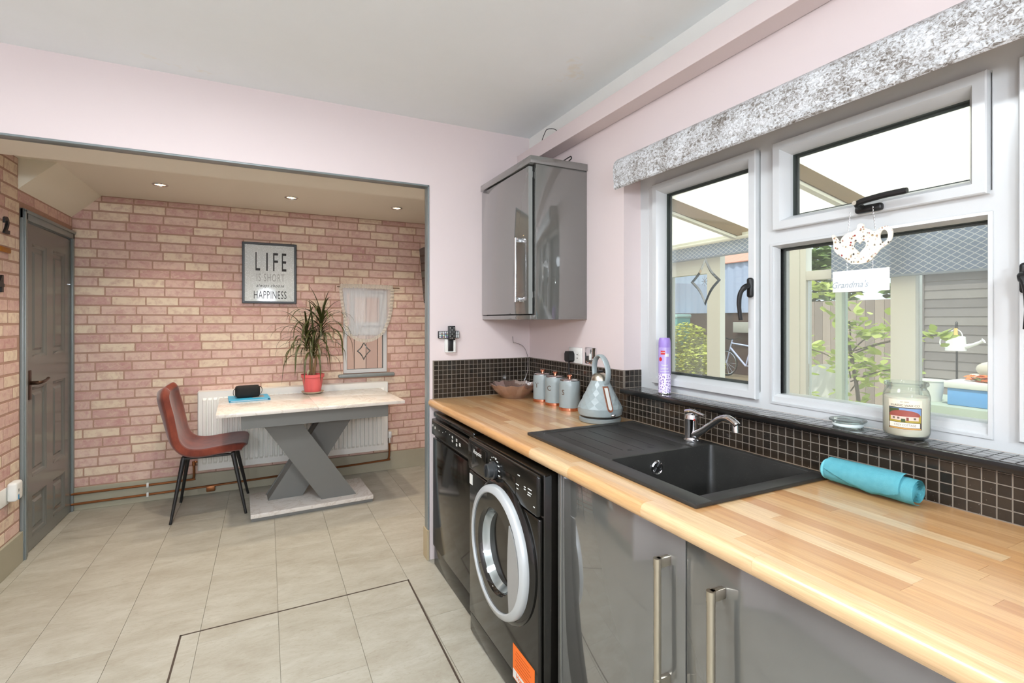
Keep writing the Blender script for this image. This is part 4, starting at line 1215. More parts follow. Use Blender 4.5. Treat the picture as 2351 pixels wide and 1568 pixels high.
# remotes on the pink wall by the opening
rh = T('remote_holder', 'white plastic remote holder fixed to the pink wall', 'holder', (0.94, YO, 1.2))
bm = B(); box(bm, 0.910, 0.972, YO-0.010, YO-0.0002, 1.168, 1.245, 0.003); box(bm, 0.910, 0.926, YO-0.026, YO-0.010, 1.168, 1.240, 0.003); box(bm, 0.958, 0.972, YO-0.026, YO-0.010, 1.168, 1.240, 0.003); box(bm, 0.910, 0.972, YO-0.026, YO-0.010, 1.166, 1.172, 0.002)
O('holder', bm, M['print_white'], rh)
tr_ = T('slim_remote', 'slim black remote standing upright in the white holder', 'remote', (0.94, YO-0.018, 1.175))
O('case', box(B(), 0.9265, 0.9575, YO-0.0235, YO-0.012, 1.1735, 1.246, 0.002), M['black_soft'], tr_)
O('case_head', box(B(), 0.922, 0.964, YO-0.0405, YO-0.0275, 1.236, 1.318, 0.003), M['black_soft'], tr_)
O('case_neck', box(B(), 0.9275, 0.9565, YO-0.036, YO-0.020, 1.236, 1.246), M['black_soft'], tr_)
for i in range(3):
    for j in range(6):
        if (i == 1 and j in (1, 5)): continue
        O('button', box(B(), 0.930+i*0.0115, 0.9345+i*0.0115, YO-0.0418, YO-0.0404, 1.246+j*0.0115, 1.2505+j*0.0115, 0.0006), M['print_white'] if (i+j) % 2 else M['grey_plastic'], tr_)
kp = T('light_remote', 'flat remote with rows of white and coloured buttons behind the slim remote', 'remote', (0.93, YO-0.02, 1.23))
O('case', box(B(), 0.868, 0.993, YO-0.0258, YO-0.0112, 1.2468, 1.288, 0.003), M['black_soft'], kp)
bcol = [(238, 240, 240), (150, 190, 205), (160, 150, 190), (150, 200, 180), (215, 190, 170), (235, 235, 210)]
for i in range(11):
    for j in range(4):
        if 5 <= i <= 8: continue
        c_ = bcol[0] if (i in (0, 9, 10) or j == 3) else bcol[(i*2+j) % 6]
        O('button', box(B(), 0.8735+i*0.0108, 0.8810+i*0.0108, YO-0.0272, YO-0.0258, 1.2505+j*0.0092, 1.2575+j*0.0092, 0.001), mat('button %d %d %d' % c_, c_, 0.4, var=0.01), kp)

# ---- added globe lamps for fill light, unseen behind the viewer
def fill_pendant(x, y, label):
    t = T('fill_globe', label, 'fill light', (x, y, ZC))
    O('ceiling_rose', lathe(B(), [(0, -0.0005), (0.05, -0.0005), (0.05, -0.012), (0.02, -0.03), (0, -0.03)], (x, y, ZC), 24), M['print_white'], t)
    O('cord', cyl(B(), (x, y, ZC-0.03), (x, y, 1.945), 0.004, seg=8), M['print_white'], t)
    O('globe', sph(B(), (x, y, 1.80), 0.15, u=32, v=20), emit('pendant globe glow', (231, 242, 253), LAMP_W), t)
fill_pendant(-1.25, -1.45, 'added unseen white fill globe on the side away from the worktop')
fill_pendant(0.0, -1.45, 'added unseen white fill globe on the worktop side of the kitchen')
# ---- fill panel added on the ceiling as top light, out of view
def ceiling_fill_panel(x, y, label):
    t = T('ceiling_fill_light', label, 'ceiling light', (x, y, ZC))
    O('frame', mitre(B(), x-0.31, x+0.31, y-0.31, y+0.31, [(0, ZC-0.0005), (0, ZC-0.030), (0.02, ZC-0.030), (0.02, ZC-0.0005)], lambda a, b, d: (a, b, d)), M['print_white'], t)
    O('diffuser', box(B(), x-0.29, x+0.29, y-0.29, y+0.29, ZC-0.020, ZC-0.012), emit('fill panel diffuser', (240, 247, 255), 10.0), t, 0)
    l = bpy.data.lights.new('fill_panel_lamp', 'AREA'); l.shape = 'SQUARE'; l.size = 0.56; l.energy = PANEL_W; l.color = (0.88, 0.95, 1.0)
    o = bpy.data.objects.new('fill_panel_lamp', l); COL.objects.link(o); o.parent = t
    o.matrix_parent_inverse = wm(t).inverted(); o.location = (x, y, ZC-0.024)
ceiling_fill_panel(-0.22, 1.28, 'added unseen square fill light panel on the kitchen ceiling')

# ================================================================== dining area
# ---- grey panel door
dr = T('door_1', 'grey six panel door with bronze lever handle', 'door', (XL, 4.15, 0), kind='structure')
bm = B()
for ya, yb, za, zb in ((3.718, 3.780, 0, 1.980), (4.520, 4.549, 0, 1.980), (3.718, 4.549, 1.921, 1.980)):
    box(bm, XL+0.0005, XL+0.018, ya, yb, za, zb, 0.004); 
box(bm, XL+0.016, XL+0.026, 3.724, 3.742, 0, 1.975, 0.004); box(bm, XL+0.016, XL+0.026, 3.724, 4.549, 1.957, 1.977, 0.004)
box(bm, XL-0.10, XL+0.0005, 3.7805, 3.786, 0, 1.924); box(bm, XL-0.10, XL+0.0005, 4.514, 4.5195, 0, 1.924); box(bm, XL-0.10, XL+0.0005, 3.786, 4.514, 1.916, 1.924)
O('door_frame', bm, M['grey_paint'], dr)
LX0, LX1 = XL-0.038, XL+0.002
ly0, ly1 = 3.789, 4.511
cols = ((3.880, 4.095), (4.200, 4.415)); rows = ((0.075, 0.318), (0.425, 0.955), (1.130, 1.800))
bm = B()
ys = [ly0, cols[0][0], cols[0][1], cols[1][0], cols[1][1], ly1]
for a, b in ((ys[0], ys[1]), (ys[2], ys[3]), (ys[4], ys[5])): box(bm, LX0, LX1, a, b, 0.006, 1.912)
for c_ in cols:
    for a, b in ((0.006, rows[0][0]), (rows[0][1], rows[1][0]), (rows[1][1], rows[2][0]), (rows[2][1], 1.912)): box(bm, LX0, LX1, c_[0], c_[1], a, b)
leaf = O('door_leaf', bm, M['grey_door'], dr, 0)
for c_ in cols:
    for r_ in rows:
        bm = B()
        mitre(bm, c_[0], c_[1], r_[0], r_[1], [(0, LX1-0.001), (0.010, LX1-0.004), (0.020, LX1-0.013), (0.040, LX1-0.014), (0.055, LX1-0.006), (0.055, LX0+0.004), (0, LX0+0.004)], lambda a, b, d: (d, a, b))
        box(bm, LX0+0.005, LX1-0.006, c_[0]+0.054, c_[1]-0.054, r_[0]+0.054, r_[1]-0.054)
        O('door_panel', bm, M['grey_door'], leaf, 30)
BRZ = mat('dark bronze', (72, 52, 40), 0.3, metal=0.9, var=0.08)
hp = O('handle_plate', box(B(), LX1, LX1+0.008, 3.812, 3.852, 0.888, 1.058, 0.003), BRZ, dr)
O('lever', tube(B(), smooth_path([(LX1+0.006, 3.832, 0.985), (LX1+0.045, 3.832, 0.985), (LX1+0.055, 3.850, 0.987), (LX1+0.055, 3.90, 0.990), (LX1+0.052, 3.955, 1.000)], 5), [0.011]*6+[0.009]*10+[0.008]*5, 10), BRZ, hp)
O('bolt', cyl(B(), (LX1, 4.498, 1.60), (LX1+0.006, 4.498, 1.60), 0.007, seg=10), M['chrome'], dr)

# ---- loose numeral clock on the side wall
ck = T('numeral_wall_clock', 'black numerals of a stick on clock on the brick side wall', 'clock', (XL, 3.25, 1.72))
yl = lambda yc, zc, x=XL+0.006: (lambda a, b: (x, yc+a, zc+b))
def numeral(s, yc, zc, size):
    bm = text_on(B(), s, size, yl(yc, zc, XL+0.0022), bold=0.004)
    bmesh.ops.remove_doubles(bm, verts=bm.verts[:], dist=1e-5)
    ex = bmesh.ops.extrude_face_region(bm, geom=bm.faces[:])
    for v_ in [e for e in ex['geom'] if isinstance(e, bmesh.types.BMVert)]: v_.co.x += 0.010
    bmesh.ops.recalc_face_normals(bm, faces=bm.faces[:])
    O('numeral', bm, M['black_soft'], ck, 0)
numeral('2', 3.542, 1.846, 0.118); numeral('4', 3.478, 1.535, 0.118)
O('hour_bar', box(B(), XL+0.0022, XL+0.014, 3.455, 3.580, 1.706, 1.733, 0.003, M=Matrix.Identity(4)), mat('gold glitter', (176, 120, 40), 0.4, metal=0.6, var=0.4, vscale=200), ck)

# ---- plug in unit on the socket by the door
pu = T('plug_in_adapter', 'white plug in adapter in the socket beside the grey door', 'adapter', (XL, 3.62, 0.43))
O('face_plate', box(B(), XL+0.0015, XL+0.010, 3.450, 3.600, 0.375, 0.465, 0.003), M['print_white'], pu)
O('case', box(B(), XL+0.010, XL+0.052, 3.530, 3.612, 0.386, 0.488, 0.014, 4), M['print_white'], pu)
O('blue_mark', box(B(), XL+0.0518, XL+0.0526, 3.548, 3.562, 0.394, 0.420), mat('blue sticker', (70, 150, 200), 0.4, var=0.02), pu, 0)
O('small_print', box(B(), XL+0.0518, XL+0.0526, 3.550, 3.562, 0.435, 0.450), M['print_grey'], pu, 0)

# ---- copper heating pipes
CPP = mat('aged copper pipe', (150, 98, 62), 0.32, metal=0.85, var=0.15, vscale=12)
p1 = T('copper_pipe', 'upper copper pipe along the skirting left of the radiator', 'pipe', (-0.9, 4.525, 0.125))
O('pipe', tube(B(), smooth_path([(XL+0.004, 4.524, 0.122), (-0.9, 4.524, 0.124), (-0.53, 4.524, 0.126), (-0.505, 4.522, 0.136), (-0.500, 4.515, 0.17), (-0.500, 4.508, 0.235)], 5), 0.0085, 10), CPP, p1)
O('pipe_clip', box(B(), -0.80, -0.785, 4.512, 4.5335, 0.108, 0.142, 0.003), M['print_white'], p1)
p2 = T('copper_pipe', 'lower copper pipe running under the radiator to its valve', 'pipe', (-0.1, 4.525, 0.06))
O('pipe', tube(B(), smooth_path([(XL+0.004, 4.524, 0.050), (-0.5, 4.524, 0.058), (0.2, 4.524, 0.074), (0.93, 4.524, 0.092), (0.978, 4.522, 0.100), (0.988, 4.515, 0.13), (0.990, 4.508, 0.20), (0.990, 4.505, 0.248)], 5), 0.0085, 10), CPP, p2)
O('pipe_clip', box(B(), -0.80, -0.785, 4.512, 4.5335, 0.038, 0.072, 0.003), M['print_white'], p2)
O('drain_tee', box(B(), -0.42, -0.36, 4.505, 4.533, 0.020, 0.062, 0.006), CPP, p2)

# ---- radiator
rd = T('radiator', 'white panel radiator under the small window behind the table', 'radiator', (0.25, 4.5, 0.2))
WR = mat('radiator white', (232, 232, 226), 0.35, var=0.01)
rx0, rx1, rz0, rz1, ry = -0.470, 0.965, 0.205, 0.800, 4.452
bm = B()
# pressed front panel: flutes along X, fading to plain borders
npx = 39; pitch = (rx1-rx0-0.06)/npx
xs = [rx0]; ds = [0]
for i in range(npx):
    a = rx0+0.03+i*pitch
    for f, dd in ((0.04, 0), (0.16, -0.011), (0.72, -0.011), (0.84, 0)): xs.append(a+f*pitch); ds.append(dd)
xs.append(rx1); ds.append(0)
zr = [(rz0, 0), (rz0+0.045, 0), (rz0+0.062, 1), (rz1-0.062, 1), (rz1-0.045, 0), (rz1, 0)]
V = [[bm.verts.new((x, ry+d*k, z)) for z, k in zr] for x, d in zip(xs, ds)]
for i in range(len(xs)-1):
    for j in range(5): bm.faces.new((V[i][j], V[i+1][j], V[i+1][j+1], V[i][j+1]))
bmesh.ops.recalc_face_normals(bm, faces=bm.faces[:])
O('front_panel', bm, WR, rd, 0)
O('rear_panel', box(B(), rx0, rx1, 4.515, 4.530, rz0, rz1, 0.003), WR, rd)
for x in (rx0, rx1-0.004): O('side_cover', box(B(), x, x+0.004, ry, 4.525, rz0, rz1, 0.001), WR, rd)
bm = B()
for i in range(48): box(bm, rx0+0.02+i*0.0294, rx0+0.034+i*0.0294, ry+0.004, 4.515, rz1-0.006, rz1-0.001)
box(bm, rx0+0.005, rx1-0.005, ry+0.0015, ry+0.005, rz1-0.012, rz1-0.001); box(bm, rx0, rx1, 4.51, 4.515, rz1-0.012, rz1)
box(bm, rx0, rx1, ry-0.001, 4.5475, rz1-0.0005, rz1+0.004)
O('top_grille', bm, WR, rd, 0)
O('convector_fins', box(B(), rx0+0.01, rx1-0.01, ry+0.012, 4.508, rz0+0.04, rz1-0.04), mat('fin shade', (170, 170, 166), 0.6, var=0.03), rd, 0)
for x in (-0.2, 0.7): O('bracket', box(B(), x, x+0.03, 4.530, 4.5485, rz0+0.1, rz1-0.1), WR, rd, 0)
vv = O('valve', cyl(B(), (0.990, 4.505, 0.250), (0.990, 4.505, 0.296), 0.013, seg=14), M['chrome'], rd)
O('valve_tail', cyl(B(), (0.962, 4.505, 0.272), (0.990, 4.505, 0.272), 0.008, seg=12), M['chrome'], vv)
O('valve_cap', lathe(B(), [(0.0, 0.296), (0.016, 0.296), (0.019, 0.303), (0.019, 0.345), (0.015, 0.352), (0, 0.353)], (0.990, 4.505, 0.0), 18), mat('valve cap', (214, 218, 220), 0.35, var=0.02), rd)
O('valve', cyl(B(), (-0.500, 4.505, 0.238), (-0.500, 4.505, 0.270), 0.012, seg=14), CPP, rd)
O('valve_tail', cyl(B(), (-0.500, 4.505, 0.262), (-0.468, 4.505, 0.262), 0.008, seg=12), CPP, rd)

# ---- dining table
n = N('pale marble top'); n.p(0.16, spec=0.5)
v = n.coord((1, 1, 1)); vein = n.noise(v, 2.2, 8, 0.7, 2.5)
vr = n.ramp(vein, [(0.47, (0, 0, 0)), (0.5, (1, 1, 1)), (0.53, (0, 0, 0))])
n.base(n.mix(vr, n.mix(n.noise(v, 3, 3), lin((216, 209, 199)), lin((226, 221, 214))), lin((204, 194, 182)))); MARB = n.m
TG = mat('slate grey table board', (112, 112, 108), 0.42, var=0.02)
TR = R(2.6)
tb = T('dining_table', 'pale marble topped dining table on crossed grey slab legs', 'table', (0.298, 4.005, 0), TR)
TM = Matrix.Translation((0.298, 4.005, 0)) @ Matrix.Rotation(TR, 4, 'Z')
def tbx(*a, bev=0.0): return box(B(), *a, bev=bev, M=TM)
O('table_leaf', tbx(-0.600, -0.0006, -0.385, 0.385, 0.737, 0.760, bev=0.002), MARB, tb)
O('table_leaf', tbx(0.0006, 0.600, -0.385, 0.385, 0.737, 0.760, bev=0.002), MARB, tb)
bm = B()
for a in ((-0.46, 0.49, -0.33, -0.312, 0.645, 0.7365), (-0.46, 0.49, 0.312, 0.33, 0.645, 0.7365), (-0.46, -0.442, -0.312, 0.312, 0.645, 0.7365), (0.472, 0.49, -0.312, 0.312, 0.645, 0.7365)): box(bm, *a, M=TM)
O('apron', bm, TG, tb, 0)
O('rail', tbx(-0.44, 0.47, -0.13, 0.13, 0.662, 0.700), TG, tb, 0)
def slab(name, xt0, xt1, xb0, xb1, y0, y1):
    bm = B(); prism(bm, [(xb0, 0.0505), (xb1, 0.0505), (xt1, 0.661), (xt0, 0.661)], 'XZ', y0, y1)
    bm.transform(TM); return O(name, bm, TG, tb, 0)
slab('leg', -0.345, -0.115, 0.060, 0.290, -0.135, 0.005)
slab('leg', 0.110, 0.340, -0.290, -0.060, 0.008, 0.148)
slab('leg_facing', -0.352, -0.108, 0.053, 0.297, -0.150, -0.1355)
slab('leg_facing', 0.103, 0.347, -0.297, -0.053, 0.1485, 0.162)
bs = O('base', tbx(-0.405, 0.405, -0.235, 0.235, 0.022, 0.050, bev=0.002), MARB, tb)
O('base_underside', tbx(-0.400, 0.400, -0.230, 0.230, 0.001, 0.0215), TG, tb, 0)

# ---- dining chair
cx0, cy0 = -0.355, 4.175
ch = T('dining_chair', 'rust brown upholstered dining chair with black splayed legs', 'chair', (cx0, cy0, 0))
n = N('rust brown velour'); n.p(0.8, spec=0.25); v = n.coord((1, 1, 0.6))
n.base(n.mix(n.ramp(n.noise(v, 9, 4, 0.6), [(0.35, (0, 0, 0)), (0.7, (1, 1, 1))]), lin((96, 40, 28)), lin((138, 66, 46)))); n.bump(n.noise(v, 220, 2), 0.15)
n.b.inputs['Sheen Weight'].default_value = 0.35
RUST = n.m
SHELL_T = -0.055
cpts = smooth_path([(-0.262, 0, 0.850), (-0.256, 0, 0.80), (-0.232, 0, 0.70), (-0.206, 0, 0.60), (-0.180, 0, 0.525), (-0.130, 0, 0.476), (-0.05, 0, 0.464), (0.06, 0, 0.474), (0.16, 0, 0.486), (0.215, 0, 0.486), (0.238, 0, 0.470)], 4)
def wid(s): return 0.205 + 0.028*math.sin(math.pi*min(1, s*1.0)) - (0.06*(1-s/0.08)**2 if s < 0.08 else 0) - (0.05*((s-0.92)/0.08)**2 if s > 0.92 else 0)
bm = B(); NP = len(cpts)-1
def shell(u, v):
    f = u*NP; i = min(int(f), NP-1); p = cpts[i].lerp(cpts[i+1], f-i)
    w = wid(u); t = 2*v-1
    t_ = math.copysign(abs(t)**0.85, t)
    q = Vector((p.x, t_*w, p.z))
    tan = (cpts[i+1]-cpts[i]).normalized(); nor = Vector((-tan.z, 0, tan.x)) * (1)
    curl = abs(t)**2.6*(0.050 if u < 0.2 else (0.050-0.034*min(1, (u-0.2)/0.4)))*(1-max(0, (u-0.7)/0.3))
    bl = min(1, max(0, (u-0.25)/0.45)); bl = bl*bl*(3-2*bl)
    up_ = Vector((0.85, 0, 0.35)).lerp(Vector((0.05, 0, 1)), bl).normalized()
    q = q + up_*curl
    return (cx0+q.x, cy0+q.y, q.z)
grid(bm, 44, 16, shell)
bmesh.ops.recalc_face_normals(bm, faces=bm.faces[:])
bmesh.ops.solidify(bm, geom=bm.faces[:], thickness=SHELL_T)
# print('CHAIR', min(v.co.z for v in bm.verts), max(v.co.z for v in bm.verts), min(v.co.x for v in bm.verts)-cx0, max(v.co.x for v in bm.verts)-cx0)
bmesh.ops.recalc_face_normals(bm, faces=bm.faces[:])
o = O('seat_shell', bm, RUST, ch, 80)
sb = o.modifiers.new('round', 'SUBSURF'); sb.levels = 1; sb.render_levels = 1
BLK = mat('black powder coat', (22, 22, 22), 0.45, var=0.03)
bm = B(); box(bm, cx0-0.165, cx0+0.155, cy0-0.165, cy0-0.14, 0.402, 0.416, 0.003); box(bm, cx0-0.165, cx0+0.155, cy0+0.14, cy0+0.165, 0.402, 0.416, 0.003); box(bm, cx0-0.02, cx0+0.005, cy0-0.14, cy0+0.14, 0.402, 0.416, 0.003)
box(bm, cx0-0.165, cx0-0.14, cy0-0.14, cy0+0.14, 0.402, 0.416, 0.003); box(bm, cx0+0.13, cx0+0.155, cy0-0.14, cy0+0.14, 0.402, 0.416, 0.003)
O('under_frame', bm, BLK, ch)
for sx, tx_ in ((-1, -0.150), (1, 0.142)):
    for sy in (-1, 1):
        b_ = ((-0.215 if sx < 0 else 0.225), sy*0.222)
        lg = O('leg', cyl(B(), (cx0+b_[0], cy0+b_[1], 0.004), (cx0+tx_, cy0+sy*0.150, 0.418), 0.0085, 0.0155, 14), BLK, ch)
        O('foot_pad', cyl(B(), (cx0+b_[0], cy0+b_[1], 0.0006), (cx0+b_[0], cy0+b_[1], 0.008), 0.009, seg=12), M['black_soft'], lg)

# ---- blue folder and black case on the table
ZT = 0.7606
fo = T('blue_folder', 'blue paper folder lying on the dining table', 'folder', (-0.13, 4.25, ZT))
FM = Matrix.Translation((-0.118, 4.235, ZT)) @ Matrix.Rotation(R(5), 4, 'Z')
BL = mat('bright blue card', (64, 168, 208), 0.5, var=0.03)
O('back_cover', box(B(), -0.135, 0.135, -0.135, 0.135, 0, 0.002, M=FM), BL, fo, 0)
O('paper_sheets', box(B(), -0.125, 0.115, -0.125, 0.128, 0.002, 0.009, M=FM), M['print_white'], fo, 0)
O('front_cover', box(B(), -0.135, 0.134, -0.130, 0.135, 0.009, 0.011, M=FM), BL, fo, 0)
O('grey_leaflet', box(B(), 0.02, 0.10, -0.05, 0.08, 0.011, 0.0125, M=FM), M['print_grey'], fo, 0)
bc = T('black_case', 'soft black zipped case lying on the blue folder', 'case', (-0.12, 4.24, ZT+0.0125))
CM = Matrix.Translation((-0.128, 4.235, ZT+0.0127)) @ Matrix.Rotation(R(8), 4, 'Z')
bm = box(B(), -0.082, 0.082, -0.042, 0.042, 0.0, 0.088, 0.022, 4, M=CM)
O('body', bm, mat('black soft fabric', (22, 21, 20), 0.85, var=0.2, vscale=40), bc, 60)
bm = tube(B(), [CM @ Vector(p) for p in smooth_path([(-0.076, -0.02, 0.076), (-0.094, -0.028, 0.06), (-0.096, -0.03, 0.03), (-0.082, -0.032, 0.012)], 5)], 0.0022, 6)
tube(bm, [CM @ Vector(p) for p in smooth_path([(0.07, -0.02, 0.082), (0.090, -0.028, 0.07), (0.094, -0.03, 0.045), (0.083, -0.034, 0.02)], 5)], 0.0022, 6)
O('cord', bm, M['black_soft'], bc)
O('zip', tube(B(), [CM @ Vector(p) for p in ((-0.075, -0.010, 0.0885), (0.075, -0.010, 0.0885))], 0.0018, 6), mat('dull zip', (120, 110, 100), 0.4, metal=0.7, var=0.05), bc)

# ---- potted dragon tree
px, py = 0.335, 4.335
sa = O('plant_saucer', lathe(B(), [(0, 0.0), (0.062, 0), (0.080, 0.010), (0.086, 0.018), (0.083, 0.018), (0.076, 0.010), (0.06, 0.004), (0, 0.004)], (px, py, ZT), 36), mat('beige saucer', (196, 184, 162), 0.5, var=0.03))
tag(sa, 'beige saucer under the coral plant pot', 'saucer')
pt = T('potted_dragon_tree', 'spiky green dragon tree in a coral pot on the table', 'plant', (px, py, ZT+0.0045))
zp = ZT+0.0045
prof = [(0, 0.0), (0.056, 0.0), (0.059, 0.004)]
for k in range(7):
    z = 0.008+k*0.016; r = 0.060+0.022*(z/0.135)
    prof += [(r, z), (r+0.0012, z+0.008)]
prof += [(0.080, 0.124), (0.088, 0.126), (0.089, 0.150), (0.085, 0.150), (0.082, 0.128), (0.078, 0.122)]
O('pot', lathe(B(), prof, (px, py, zp), 44), mat('coral plastic', (216, 98, 98), 0.42, var=0.03), pt)
O('soil', lathe(B(), [(0, 0.128), (0.05, 0.126), (0.081, 0.122)], (px, py, zp), 28), mat('potting soil', (62, 46, 36), 0.95, var=0.3, vscale=80, bump=0.6, bscale=90), pt)
STEM = mat('dragon tree stem', (140, 112, 78), 0.8, var=0.15, vscale=60)
LEAF = mat('dragon tree leaf', (62, 66, 28), 0.4, var=0.28, vscale=7)
rr = random.Random(4)
leafm = []
for q in range(5):
    bm = B(); nseg = 9; prev = None
    droop = (0.75, 1.25, 1.6, 1.9, 0.3)[q]; ang = R((66, 58, 46, 30, 78)[q]); a = ang; p = Vector((0, 0, 0)); step = 1/nseg
    for k in range(nseg+1):
        s = k/nseg; w = 0.032*(0.55+0.9*s if s < 0.35 else 0.865*(1-((s-0.35)/0.65)**2.2)) + 0.0006
        cur = [bm.verts.new((p.x, -w, p.z+0.15*w)), bm.verts.new((p.x, 0, p.z)), bm.verts.new((p.x, w, p.z+0.15*w))]
        if prev:
            bm.faces.new((prev[0], cur[0], cur[1], prev[1])); bm.faces.new((prev[1], cur[1], cur[2], prev[2]))
        prev = cur
        p = p + Vector((math.cos(a), 0, math.sin(a)))*step
        a -= droop*2.2*step*(0.5+s)
        a = max(a, R(-84))
    leafm.append(mesh(bm, LEAF, 60))
heads = []
for base, mid, top in (((0.004, 0.0, 0.125), (-0.012, 0.004, 0.30), (-0.045, 0.01, 0.46)), ((0.010, 0.006, 0.125), (0.03, 0.01, 0.33), (0.068, 0.012, 0.58)), ((-0.016, -0.01, 0.125), (-0.02, -0.012, 0.26), (0.006, -0.02, 0.40))):
    pts = smooth_path([Vector((px, py, zp))+Vector(v_) for v_ in (base, mid, top)], 6)
    O('stem', tube(B(), pts, [0.009-0.003*i/(len(pts)-1) for i in range(len(pts))], 8), STEM, pt)
    heads.append(Vector((px, py, zp))+Vector(top))
O('small_shoot', tube(B(), smooth_path([(px-0.04, py-0.03, zp+0.12), (px-0.038, py-0.03, zp+0.16), (px-0.028, py-0.028, zp+0.185)], 4), [0.004]*4+[0.009]*5, 8), mat('pale shoot', (190, 184, 150), 0.7, var=0.1), pt)
for hi, h in enumerate(heads):
    cnt = (46, 60, 44)[hi]
    for k in range(cnt):
        az = 2*math.pi*(k*0.381966 + 0.07*rr.random()); lv = k/cnt
        q = 4 if lv > 0.90 else (0 if lv > 0.74 else (1 if lv > 0.45 else (2 if lv > 0.2 else 3)))
        L_ = rr.uniform(0.30, 0.46)*(0.85 if q in (0, 4) else 1.0)
        if math.sin(az) > 0.25: L_ *= 0.55
        loc = h + Vector((0, 0, -0.15*(1-lv)+0.02))
        inst('leaf', leafm[q], loc, pt, Matrix.Rotation(az, 3, 'Z'), (L_, L_*0.72, L_))

# ---- framed print
pc = T('framed_print', 'black framed silver glitter print reading LIFE IS SHORT', 'picture', (0.024, YB, 1.48))
fx0, fx1, fz0, fz1 = -0.176, 0.224, 1.486, 1.979
O('frame', mitre(B(), fx0, fx1, fz0, fz1, [(0, YB-0.0016), (0, YB-0.024), (0.003, YB-0.026), (0.016, YB-0.026), (0.018, YB-0.020), (0.018, YB-0.0016)], lambda a, b, d: (a, d, b)), mat('black picture frame', (28, 28, 27), 0.35, var=0.03), pc)
n = N('silver glitter print'); n.p(0.5, spec=0.3); v = n.coord()
n.base(n.mix(n.ramp(n.noise(v, 240, 2, 0.6), [(0.55, (0, 0, 0)), (0.66, (1, 1, 1))]), lin((198, 203, 200)), lin((236, 240, 240))))
n.b.inputs['Coat Weight'].default_value = 0.25; n.b.inputs['Coat Roughness'].default_value = 0.06
O('print', box(B(), fx0+0.017, fx1-0.017, YB-0.014, YB-0.010, fz0+0.017, fz1-0.017), n.m, pc, 0)
pm = lambda xc, zc: (lambda a, b: (xc+a, YB-0.0146, zc+b))
for c_, xc, w_ in (('L', -0.064, 0.034), ('I', 0.003, 0.011), ('F', 0.066, 0.036), ('E', 0.130, 0.034)):
    O('lettering', text_on(B(), c_, 0.2, pm(xc, 1.826), fit=(w_, 0.148)), M['print_black'], pc, 0)
for s_, zc, fz, k_ in (('HAPPINESS', 1.556, (0.240, 0.064), {}), ('always choose', 1.628, (0.205, 0.034), {'shear': 0.3})):
    O('lettering', text_on(B(), s_, 0.1, pm(0.028, zc), fit=fz, spacing=1.12, **k_), M['print_black'], pc, 0)
O('grey_lettering', text_on(B(), 'IS SHORT', 0.1, pm(0.030, 1.697), fit=(0.205, 0.062), spacing=1.2), M['print_grey'], pc, 0)

# ---- small dining window
w2 = T('window_2', 'small white window behind the net curtain', 'window', (0.79, YB, 0.88), kind='structure')
mpd = lambda a, b, d: (a, d, b)
bm = mitre(B(), DX0+0.001, DX1-0.001, DZ0+0.004, DZ1-0.001, [(0, 4.620), (0, 4.560), (0.028, 4.560), (0.032, 4.566), (0.032, 4.620)], mpd)
box(bm, DX0+0.03, DX1-0.03, 4.560, 4.620, 1.215, 1.300, 0.003)
O('window_frame', bm, M['upvc'], w2)
O('casement', mitre(B(), DX0+0.058, DX1-0.03, 1.300, 1.585, [(0, 4.562), (0, 4.548), (0.024, 4.548), (0.034, 4.562), (0.034, 4.61), (0, 4.61)], mpd), M['upvc'], w2)
O('pane', box(B(), DX0+0.03, DX1-0.03, 4.590, 4.594, 0.915, 1.218), M['pane'], w2, 0)
O('pane', box(B(), DX0+0.09, DX1-0.062, 4.590, 4.594, 1.332, 1.553), M['pane'], w2, 0)
O('gasket', mitre(B(), DX0+0.031, DX1-0.031, 0.914, 1.216, [(-0.002, 4.572), (0.004, 4.572), (0.004, 4.588), (-0.002, 4.588)], mpd), M['gasket'], w2)
diamond(w2, (0.780, 1.075), 0.062, 0.085, lambda a, b, d: (a, 4.588-d, b), 0.007)
O('window_board', box(B(), DX0-0.045, DX1+0.06, 4.505, 4.562, 0.850, 0.879, 0.010, 3), M['grey_paint'], w2)
# brick paper on the window reveal, thin strips
# ---- net curtain on a rod
nc = T('net_curtain', 'gathered white net curtain with frilled edges over the small window', 'curtain', (0.79, 4.53, 1.2))
O('curtain_rod', cyl(B(), (0.545, 4.528, 1.640), (1.085, 4.528, 1.640), 0.005, seg=10), mat('brown rod', (110, 82, 60), 0.5, var=0.05), nc)
SH = sheer_mat('sheer net', (244, 246, 248), 0.45); SH2 = sheer_mat('lace frill', (238, 234, 222), 0.82)
cxa, cxb = 0.575, 1.015
def bottom(u): return 1.245 - 0.075*math.sin(math.pi*u)**0.8 if True else 0
def net(u, v):
    x = cxa+(cxb-cxa)*u
    nar = 1 - 0.22*v**1.5
    xc = 0.775; x = xc+(x-xc)*nar
    z = 1.645 + (bottom(u)-1.645)*v
    y = 4.520 + 0.006*math.sin(u*52+3*v)*(1-0.5*v) + 0.004*math.sin(u*23)
    return (x, y, z)
bm = B(); grid(bm, 70, 18, net); O('sheer_panel', bm, SH, nc, 60)
